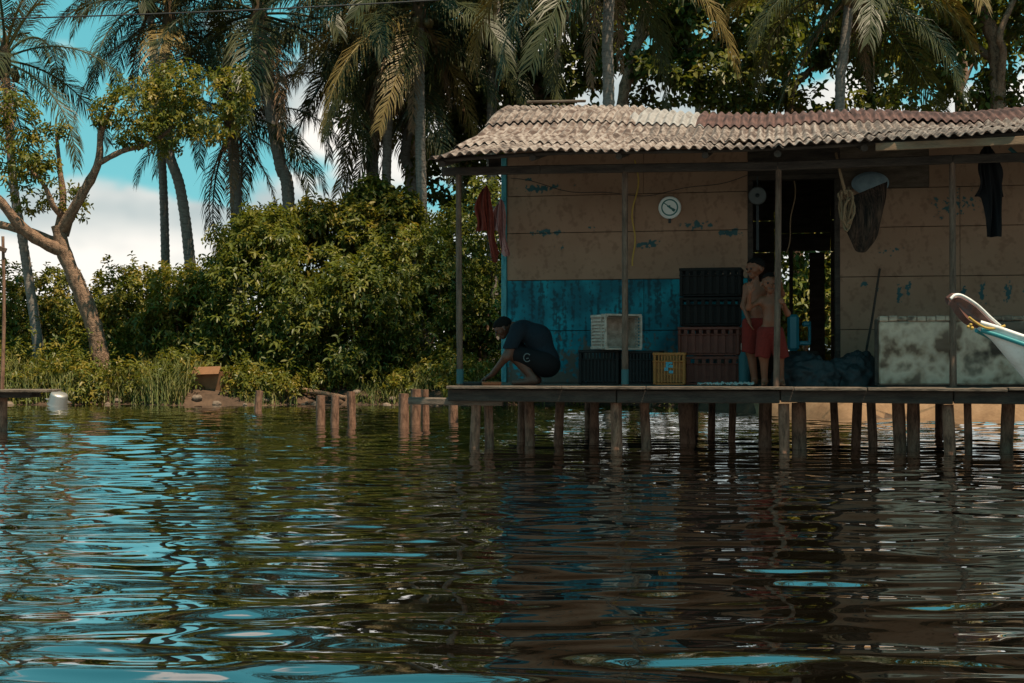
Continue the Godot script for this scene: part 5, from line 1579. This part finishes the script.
	broad_tree("shrub", "tall yellow-green shrub topping the thicket", Vector3(-4.16, 0.30, -32.00), [[[Vector3(0, -0.3, 0), Vector3(-0.51, 1.17, 0.00), Vector3(-1.03, 3.23, 0.00)], 0.050, 0.015], [[Vector3(0, -0.3, 0), Vector3(-0.11, 1.32, 0.00), Vector3(-0.23, 3.53, 0.00)], 0.050, 0.015], [[Vector3(0, -0.3, 0), Vector3(0.23, 1.37, 0.00), Vector3(0.46, 3.62, 0.00)], 0.050, 0.015], [[Vector3(0, -0.3, 0), Vector3(0.71, 1.25, 0.00), Vector3(1.42, 3.39, 0.00)], 0.050, 0.015]], [[Vector3(-1.03, 3.23, 0.00), Vector3(0.78, 0.55, 0.66)], [Vector3(-0.23, 3.53, 0.00), Vector3(0.69, 0.64, 0.66)], [Vector3(0.46, 3.62, 0.00), Vector3(0.73, 0.59, 0.66)], [Vector3(1.42, 3.39, 0.00), Vector3(0.73, 0.73, 0.73)], [Vector3(0.00, 2.77, 0.00), Vector3(1.60, 0.69, 1.14)], [Vector3(-1.83, 2.84, 0.00), Vector3(0.59, 0.46, 0.53)]], 2400, 7, 0.150, 0.060, C.yellow_green, 46, -0.17, M.bark, "shrub", "thicket on the bank")
	broad_tree("shrub", "broad leafy shrub overhanging the row of stumps", Vector3(-3.87, 0.30, -29.80), [[[Vector3(0, -0.3, 0), Vector3(-0.21, 0.55, 0.00), Vector3(-0.43, 1.88, 0.00)], 0.050, 0.015], [[Vector3(0, -0.3, 0), Vector3(0.32, 0.44, 0.00), Vector3(0.64, 1.66, 0.00)], 0.050, 0.015], [[Vector3(0, -0.3, 0), Vector3(0.00, 0.01, 0.00), Vector3(0.00, 0.81, 0.00)], 0.050, 0.015], [[Vector3(0, -0.3, 0), Vector3(-0.43, 0.01, 0.00), Vector3(-0.85, 0.81, 0.00)], 0.050, 0.015]], [[Vector3(-0.43, 1.88, 0.00), Vector3(1.06, 0.98, 1.02)], [Vector3(0.64, 1.66, 0.00), Vector3(1.11, 1.06, 1.09)], [Vector3(0.00, 0.81, 0.00), Vector3(1.36, 0.77, 1.06)], [Vector3(-0.85, 0.81, 0.00), Vector3(0.85, 0.77, 0.81)]], 3040, 7, 0.150, 0.049, C.mid_green, 47, -0.17, M.bark, "shrub", "thicket on the bank")
	broad_tree("shrub", "bushy olive shrub behind the paired stumps", Vector3(-2.00, 0.30, -30.50), [[[Vector3(0, -0.3, 0), Vector3(-0.22, 0.87, 0.00), Vector3(-0.44, 2.56, 0.00)], 0.050, 0.015], [[Vector3(0, -0.3, 0), Vector3(0.22, 0.71, 0.00), Vector3(0.44, 2.23, 0.00)], 0.050, 0.015], [[Vector3(0, -0.3, 0), Vector3(-0.05, 0.16, 0.00), Vector3(-0.11, 1.15, 0.00)], 0.050, 0.015], [[Vector3(0, -0.3, 0), Vector3(-0.27, -0.22, 0.00), Vector3(-0.55, 0.38, 0.00)], 0.050, 0.015]], [[Vector3(-0.44, 2.56, 0.00), Vector3(0.96, 1.09, 1.02)], [Vector3(0.44, 2.23, 0.00), Vector3(0.87, 1.09, 0.98)], [Vector3(-0.11, 1.15, 0.00), Vector3(1.13, 1.00, 1.07)], [Vector3(-0.55, 0.38, 0.00), Vector3(0.87, 0.48, 0.68)]], 2560, 7, 0.112, 0.045, C.mid_green, 48, -0.17, M.bark, "shrub", "thicket on the bank")
	broad_tree("shrub", "leafy shrub behind the hanging red shirt", Vector3(-0.72, 0.30, -31.50), [[[Vector3(0, -0.3, 0), Vector3(-0.20, 1.05, 0.00), Vector3(-0.41, 2.96, 0.00)], 0.050, 0.015], [[Vector3(0, -0.3, 0), Vector3(0.17, 1.27, 0.00), Vector3(0.34, 3.41, 0.00)], 0.050, 0.015], [[Vector3(0, -0.3, 0), Vector3(0.00, 0.43, 0.00), Vector3(0.00, 1.73, 0.00)], 0.050, 0.015], [[Vector3(0, -0.3, 0), Vector3(0.28, 0.32, 0.00), Vector3(0.56, 1.50, 0.00)], 0.050, 0.015]], [[Vector3(-0.41, 2.96, 0.00), Vector3(0.90, 1.35, 1.12)], [Vector3(0.34, 3.41, 0.00), Vector3(0.90, 1.35, 1.12)], [Vector3(0.00, 1.73, 0.00), Vector3(0.99, 1.03, 1.01)], [Vector3(0.56, 1.50, 0.00), Vector3(0.77, 1.12, 0.95)]], 2400, 7, 0.120, 0.053, C.mid_green, 49, -0.17, M.bark, "shrub", "thicket on the bank")
	broad_tree("shrub", "glossy pointed shrub top beside the pale palm trunk", Vector3(-3.18, 0.30, -32.50), [[[Vector3(0, -0.3, 0), Vector3(-0.04, 1.63, 0.00), Vector3(-0.07, 4.17, 0.00)], 0.050, 0.015], [[Vector3(0, -0.3, 0), Vector3(0.23, 1.52, 0.00), Vector3(0.46, 3.94, 0.00)], 0.050, 0.015], [[Vector3(0, -0.3, 0), Vector3(-0.22, 1.52, 0.00), Vector3(-0.44, 3.94, 0.00)], 0.050, 0.015]], [[Vector3(-0.07, 4.17, 0.00), Vector3(0.42, 0.51, 0.46)], [Vector3(0.46, 3.94, 0.00), Vector3(0.56, 0.46, 0.51)], [Vector3(-0.44, 3.94, 0.00), Vector3(0.37, 0.37, 0.37)]], 672, 7, 0.180, 0.075, C.mid_green, 50, -0.32, M.bark, "shrub", "thicket on the bank")
	broad_tree("shrub", "low shrub between the palm trunks before the cloud", Vector3(-4.89, 0.30, -32.30), [[[Vector3(0, -0.3, 0), Vector3(-0.12, 1.29, 0.00), Vector3(-0.23, 3.48, 0.00)], 0.050, 0.015], [[Vector3(0, -0.3, 0), Vector3(-0.44, 1.23, 0.00), Vector3(-0.88, 3.37, 0.00)], 0.050, 0.015], [[Vector3(0, -0.3, 0), Vector3(-0.75, 1.06, 0.00), Vector3(-1.50, 3.02, 0.00)], 0.050, 0.015]], [[Vector3(-0.23, 3.48, 0.00), Vector3(0.78, 0.69, 0.74)], [Vector3(-0.88, 3.37, 0.00), Vector3(0.60, 0.69, 0.65)], [Vector3(-1.50, 3.02, 0.00), Vector3(0.69, 0.69, 0.69)]], 1280, 7, 0.128, 0.056, C.mid_green, 51, -0.17, M.bark, "shrub", "thicket on the bank")
	broad_tree("shrub", "sunlit shrub seen through the hut's open doorway", Vector3(4.87, 0.30, -24.50), [[[Vector3(0, -0.3, 0), Vector3(-0.13, 0.86, 0.00), Vector3(-0.26, 2.26, 0.00)], 0.050, 0.015], [[Vector3(0, -0.3, 0), Vector3(0.26, 0.73, 0.00), Vector3(0.53, 2.00, 0.00)], 0.050, 0.015], [[Vector3(0, -0.3, 0), Vector3(0.04, 0.21, 0.00), Vector3(0.09, 0.95, 0.00)], 0.050, 0.015], [[Vector3(0, -0.3, 0), Vector3(0.53, 0.91, 0.00), Vector3(1.05, 2.35, 0.00)], 0.050, 0.015]], [[Vector3(-0.26, 2.26, 0.00), Vector3(0.77, 0.95, 0.86)], [Vector3(0.53, 2.00, 0.00), Vector3(0.77, 0.95, 0.86)], [Vector3(0.09, 0.95, 0.00), Vector3(1.05, 0.81, 0.93)], [Vector3(1.05, 2.35, 0.00), Vector3(0.70, 0.98, 0.84)], [Vector3(0.17, 3.14, 0.00), Vector3(1.05, 0.70, 0.88)]], 3840, 7, 0.150, 0.060, C.yellow_green, 52, -0.17, M.bark, "shrub", "thicket on the bank")
	broad_tree("shrub", "green shrub on the bank behind the hut", Vector3(2.66, 0.30, -27.00), [[[Vector3(0, -0.3, 0), Vector3(-0.29, 0.65, 0.00), Vector3(-0.58, 1.95, 0.00)], 0.050, 0.015], [[Vector3(0, -0.3, 0), Vector3(0.39, 0.65, 0.00), Vector3(0.77, 1.95, 0.00)], 0.050, 0.015], [[Vector3(0, -0.3, 0), Vector3(-0.87, 0.55, 0.00), Vector3(-1.74, 1.76, 0.00)], 0.050, 0.015]], [[Vector3(-0.58, 1.95, 0.00), Vector3(1.35, 1.16, 1.25)], [Vector3(0.77, 1.95, 0.00), Vector3(1.35, 1.16, 1.25)], [Vector3(-1.74, 1.76, 0.00), Vector3(1.16, 1.16, 1.16)]], 2080, 7, 0.128, 0.056, C.mid_green, 53, -0.17, M.bark, "shrub", "thicket on the bank")
	broad_tree("shrub", "green shrub behind the hut's far end", Vector3(8.00, 0.30, -25.00), [[[Vector3(0, -0.3, 0), Vector3(-0.27, 0.82, 0.00), Vector3(-0.54, 2.21, 0.00)], 0.050, 0.015], [[Vector3(0, -0.3, 0), Vector3(0.45, 0.82, 0.00), Vector3(0.89, 2.21, 0.00)], 0.050, 0.015]], [[Vector3(-0.54, 2.21, 0.00), Vector3(1.25, 1.07, 1.16)], [Vector3(0.89, 2.21, 0.00), Vector3(1.25, 1.07, 1.16)]], 1440, 7, 0.128, 0.056, C.mid_green, 54, -0.17, M.bark, "shrub", "thicket on the bank")
	broad_tree("shrub", "undergrowth shrub far behind the hedge, beyond the gnarled tree", Vector3(-12.31, 0.30, -39.00), [[[Vector3(0, -0.3, 0), Vector3(-0.70, -0.10, 0.00), Vector3(-1.39, 1.02, 0.00)], 0.050, 0.015], [[Vector3(0, -0.3, 0), Vector3(0.28, -0.10, 0.00), Vector3(0.56, 1.02, 0.00)], 0.050, 0.015], [[Vector3(0, -0.3, 0), Vector3(1.11, -0.10, 0.00), Vector3(2.23, 1.02, 0.00)], 0.050, 0.015]], [[Vector3(-1.39, 1.02, 0.00), Vector3(1.67, 1.11, 1.39)], [Vector3(0.56, 1.02, 0.00), Vector3(1.67, 1.11, 1.39)], [Vector3(2.23, 1.02, 0.00), Vector3(1.39, 1.11, 1.25)]], 1280, 7, 0.195, 0.090, C.mid_green, 55, -0.52, M.bark, "shrub", "thicket on the bank")
	broad_tree("shrub", "undergrowth shrub far behind the tall yellow-green shrub", Vector3(-5.35, 0.30, -39.00), [[[Vector3(0, -0.3, 0), Vector3(-0.97, 0.11, 0.00), Vector3(-1.95, 1.44, 0.00)], 0.050, 0.015], [[Vector3(0, -0.3, 0), Vector3(0.28, 0.11, 0.00), Vector3(0.56, 1.44, 0.00)], 0.050, 0.015], [[Vector3(0, -0.3, 0), Vector3(1.25, -0.03, 0.00), Vector3(2.51, 1.16, 0.00)], 0.050, 0.015]], [[Vector3(-1.95, 1.44, 0.00), Vector3(1.95, 1.39, 1.67)], [Vector3(0.56, 1.44, 0.00), Vector3(1.95, 1.39, 1.67)], [Vector3(2.51, 1.16, 0.00), Vector3(1.67, 1.25, 1.46)]], 1440, 7, 0.195, 0.090, C.mid_green, 56, -0.52, M.bark, "shrub", "thicket on the bank")
	broad_tree("shrub", "undergrowth shrub far behind the pale palm trunk", Vector3(-1.14, 0.30, -38.00), [[[Vector3(0, -0.3, 0), Vector3(-0.41, 0.12, 0.00), Vector3(-0.81, 1.41, 0.00)], 0.050, 0.015], [[Vector3(0, -0.3, 0), Vector3(0.41, 0.40, 0.00), Vector3(0.81, 1.96, 0.00)], 0.050, 0.015], [[Vector3(0, -0.3, 0), Vector3(0.00, 1.07, 0.00), Vector3(0.00, 3.31, 0.00)], 0.050, 0.015]], [[Vector3(-0.81, 1.41, 0.00), Vector3(1.36, 1.36, 1.36)], [Vector3(0.81, 1.96, 0.00), Vector3(1.63, 1.63, 1.63)], [Vector3(0.00, 3.31, 0.00), Vector3(1.63, 1.36, 1.49)]], 1440, 7, 0.195, 0.090, C.mid_green, 57, -0.52, M.bark, "shrub", "thicket on the bank")
	broad_tree("shrub", "tall dense shrub far behind the hut's doorway", Vector3(6.79, 0.30, -33.00), [[[Vector3(0, -0.3, 0), Vector3(-0.94, 1.01, 0.00), Vector3(-1.89, 2.96, 0.00)], 0.050, 0.015], [[Vector3(0, -0.3, 0), Vector3(0.00, 1.01, 0.00), Vector3(0.00, 2.96, 0.00)], 0.050, 0.015], [[Vector3(0, -0.3, 0), Vector3(0.94, 1.01, 0.00), Vector3(1.89, 2.96, 0.00)], 0.050, 0.015]], [[Vector3(-1.89, 2.96, 0.00), Vector3(1.65, 1.89, 1.77)], [Vector3(0.00, 2.96, 0.00), Vector3(1.65, 1.89, 1.77)], [Vector3(1.89, 2.96, 0.00), Vector3(1.65, 1.89, 1.77)]], 1600, 7, 0.195, 0.090, C.mid_green, 58, -0.52, M.bark, "shrub", "thicket on the bank")
	broad_tree("broadleaf_tree", "dark broadleaf tree between the palms and the tin roof's gable", Vector3(0.85, 0.35, -36.00), [[[Vector3(0, -0.3, 0), Vector3(0.00, 4.66, 0.00), Vector3(-0.13, 6.98, 0.00), Vector3(-0.26, 8.26, 0.00)], 0.240, 0.140], [[Vector3(-0.13, 6.98, 0.00), Vector3(-1.16, 8.37, -0.50), Vector3(-1.69, 9.54, -1.00)], 0.100, 0.040], [[Vector3(-0.13, 7.49, 0.00), Vector3(0.88, 8.66, 0.50), Vector3(1.35, 9.55, 1.00)], 0.100, 0.040]], [[Vector3(-0.64, 8.78, 0.00), Vector3(1.13, 1.08, 1.11)], [Vector3(0.39, 8.26, 0.00), Vector3(1.03, 0.93, 0.98)], [Vector3(-1.16, 7.49, 0.00), Vector3(0.87, 0.87, 0.87)], [Vector3(0.00, 10.32, 0.00), Vector3(1.54, 1.18, 1.36)], [Vector3(1.41, 9.29, 0.00), Vector3(1.03, 1.03, 1.03)], [Vector3(0.77, 7.36, 0.00), Vector3(0.67, 0.41, 0.54)], [Vector3(-1.93, 9.29, 0.00), Vector3(1.03, 1.03, 1.03)], [Vector3(-2.44, 5.44, 0.00), Vector3(1.03, 1.03, 1.03)], [Vector3(-1.67, 6.21, 0.00), Vector3(0.93, 1.03, 0.98)]], 2600, 6, 0.220, 0.120, C.deep_green, 61, -0.08, M.bark, "tree", "")
	broad_tree("broadleaf_tree", "spreading broadleaf tree crown over the middle of the roof", Vector3(3.02, 0.35, -33.00), [[[Vector3(0, -0.3, 0), Vector3(-0.28, 4.32, 0.00), Vector3(-0.42, 6.44, 0.00), Vector3(-0.19, 7.62, 0.00), Vector3(0.24, 9.04, 0.00)], 0.200, 0.120], [[Vector3(-0.28, 7.15, 0.00), Vector3(0.78, 7.75, -0.60), Vector3(2.03, 8.56, -1.00)], 0.090, 0.030], [[Vector3(0.00, 8.09, 0.00), Vector3(1.20, 9.56, -0.20), Vector3(2.12, 10.45, 0.00)], 0.080, 0.030]], [[Vector3(0.59, 7.03, 0.00), Vector3(0.99, 0.66, 0.83)], [Vector3(1.77, 7.27, 0.00), Vector3(1.04, 0.80, 0.92)], [Vector3(1.18, 8.56, 0.00), Vector3(0.94, 0.61, 0.78)], [Vector3(0.00, 9.98, 0.00), Vector3(1.41, 0.94, 1.18)], [Vector3(1.89, 9.27, 0.00), Vector3(1.18, 1.04, 1.11)], [Vector3(-0.47, 7.62, 0.00), Vector3(0.42, 0.61, 0.52)], [Vector3(2.83, 8.09, 0.00), Vector3(0.94, 0.94, 0.94)], [Vector3(1.41, 10.92, 0.00), Vector3(1.65, 1.08, 1.37)]], 2800, 6, 0.200, 0.110, C.deep_green, 62, -0.05, M.bark, "tree", "")
	broad_tree("broadleaf_tree", "dense broadleaf tree behind the golden-fronded palm", Vector3(7.41, 0.35, -36.00), [[[Vector3(0, -0.3, 0), Vector3(-0.13, 4.66, 0.00), Vector3(-0.26, 7.24, 0.00), Vector3(-0.51, 8.78, 0.00)], 0.220, 0.120], [[Vector3(-0.26, 7.49, 0.00), Vector3(0.89, 8.63, -0.50), Vector3(2.06, 9.27, -1.00)], 0.090, 0.030], [[Vector3(-0.31, 7.75, 0.00), Vector3(-1.25, 8.57, -0.20), Vector3(-2.06, 8.78, 0.00)], 0.080, 0.030]], [[Vector3(-1.03, 8.01, 0.00), Vector3(0.93, 0.93, 0.93)], [Vector3(0.00, 9.04, 0.00), Vector3(1.29, 1.03, 1.16)], [Vector3(1.29, 8.52, 0.00), Vector3(1.03, 0.77, 0.90)], [Vector3(-0.51, 10.84, 0.00), Vector3(1.80, 1.18, 1.49)], [Vector3(1.54, 10.32, 0.00), Vector3(1.54, 1.29, 1.41)], [Vector3(2.57, 8.26, 0.00), Vector3(1.03, 1.03, 1.03)], [Vector3(0.77, 7.24, 0.00), Vector3(1.29, 0.31, 0.80)], [Vector3(-1.41, 7.24, 0.00), Vector3(0.77, 0.36, 0.57)]], 2800, 6, 0.200, 0.110, C.deep_green, 63, 0.00, M.bark, "tree", "")
	broad_tree("broadleaf_tree", "big dark tree with a thick leaning trunk behind the roof's high end", Vector3(10.71, 0.35, -30.00), [[[Vector3(0, -0.3, 0), Vector3(-0.13, 3.98, 0.00), Vector3(-0.26, 6.12, 0.00), Vector3(-0.34, 7.41, 0.00), Vector3(-0.79, 8.48, 0.00)], 0.200, 0.150], [[Vector3(-0.26, 6.12, 0.00), Vector3(-0.29, 7.10, 0.40), Vector3(-0.42, 7.48, 0.60), Vector3(0.09, 8.68, 0.80)], 0.100, 0.050], [[Vector3(-0.30, 6.98, 0.00), Vector3(-0.92, 7.76, -0.60), Vector3(-1.46, 8.74, -1.00)], 0.100, 0.030]], [[Vector3(-1.14, 7.11, -0.60), Vector3(0.87, 0.79, 0.83)], [Vector3(0.16, 7.68, -1.20), Vector3(1.11, 1.11, 1.11)], [Vector3(-1.42, 8.37, -0.40), Vector3(1.17, 0.87, 1.02)], [Vector3(0.50, 6.61, -0.30), Vector3(0.87, 0.87, 0.87)], [Vector3(-0.04, 9.12, 0.00), Vector3(1.71, 0.86, 1.29)], [Vector3(-2.40, 9.34, 0.00), Vector3(1.29, 0.86, 1.07)], [Vector3(-0.59, 6.34, -0.60), Vector3(0.87, 0.31, 0.59)], [Vector3(1.03, 8.26, 0.00), Vector3(1.29, 1.50, 1.39)]], 2800, 6, 0.190, 0.100, C.deep_green, 64, -0.05, M.bark, "tree", "")
	broad_tree("broadleaf_tree", "pale-barked tree behind the rusty ridge sheets", Vector3(10.61, 0.35, -33.00), [[[Vector3(0, -0.3, 0), Vector3(0.00, 4.79, 0.00), Vector3(-0.05, 6.68, 0.00), Vector3(0.09, 7.39, 0.00), Vector3(-0.09, 8.56, 0.00)], 0.120, 0.080], [[Vector3(0.00, 6.91, 0.00), Vector3(0.31, 7.62, 0.00), Vector3(0.54, 8.33, 0.00)], 0.050, 0.020]], [[Vector3(-0.99, 6.80, 0.00), Vector3(0.94, 0.47, 0.71)], [Vector3(0.07, 8.33, 0.00), Vector3(0.94, 0.71, 0.83)], [Vector3(-1.34, 8.56, 0.00), Vector3(0.94, 0.94, 0.94)]], 900, 6, 0.180, 0.090, C.mid_green, 65, -0.10, M.pale_bark, "tree", "")
	broad_tree("broadleaf_tree", "far broadleaf tree filling the gap beyond the roof ridge", Vector3(5.64, 0.35, -42.00), [[[Vector3(0, -0.3, 0), Vector3(0.00, 5.35, 0.00), Vector3(0.00, 7.75, 0.00), Vector3(0.00, 9.55, 0.00)], 0.250, 0.120]], [[Vector3(-1.50, 10.45, 0.00), Vector3(2.10, 1.20, 1.65)], [Vector3(1.20, 10.75, 0.00), Vector3(2.10, 1.20, 1.65)], [Vector3(0.00, 12.55, 0.00), Vector3(3.00, 1.50, 2.25)], [Vector3(3.60, 11.95, 0.00), Vector3(2.70, 1.50, 2.10)], [Vector3(6.00, 10.75, 0.00), Vector3(2.40, 1.50, 1.95)]], 2400, 6, 0.240, 0.130, C.deep_green, 66, 0.02, M.bark, "tree", "")
	broad_tree("broadleaf_tree", "far broadleaf tree closing the view behind the crowded palms", Vector3(-3.06, 0.35, -42.00), [[[Vector3(0, -0.3, 0), Vector3(0.00, 5.35, 0.00), Vector3(0.00, 7.75, 0.00), Vector3(0.00, 9.55, 0.00)], 0.250, 0.120]], [[Vector3(-0.75, 8.65, 0.00), Vector3(1.38, 1.50, 1.44)], [Vector3(0.90, 8.65, 0.00), Vector3(1.68, 1.68, 1.68)], [Vector3(0.00, 10.45, 0.00), Vector3(2.10, 1.38, 1.74)], [Vector3(2.10, 9.55, 0.00), Vector3(1.68, 1.68, 1.68)]], 1700, 6, 0.240, 0.130, C.deep_green, 67, -0.02, M.bark, "tree", "")
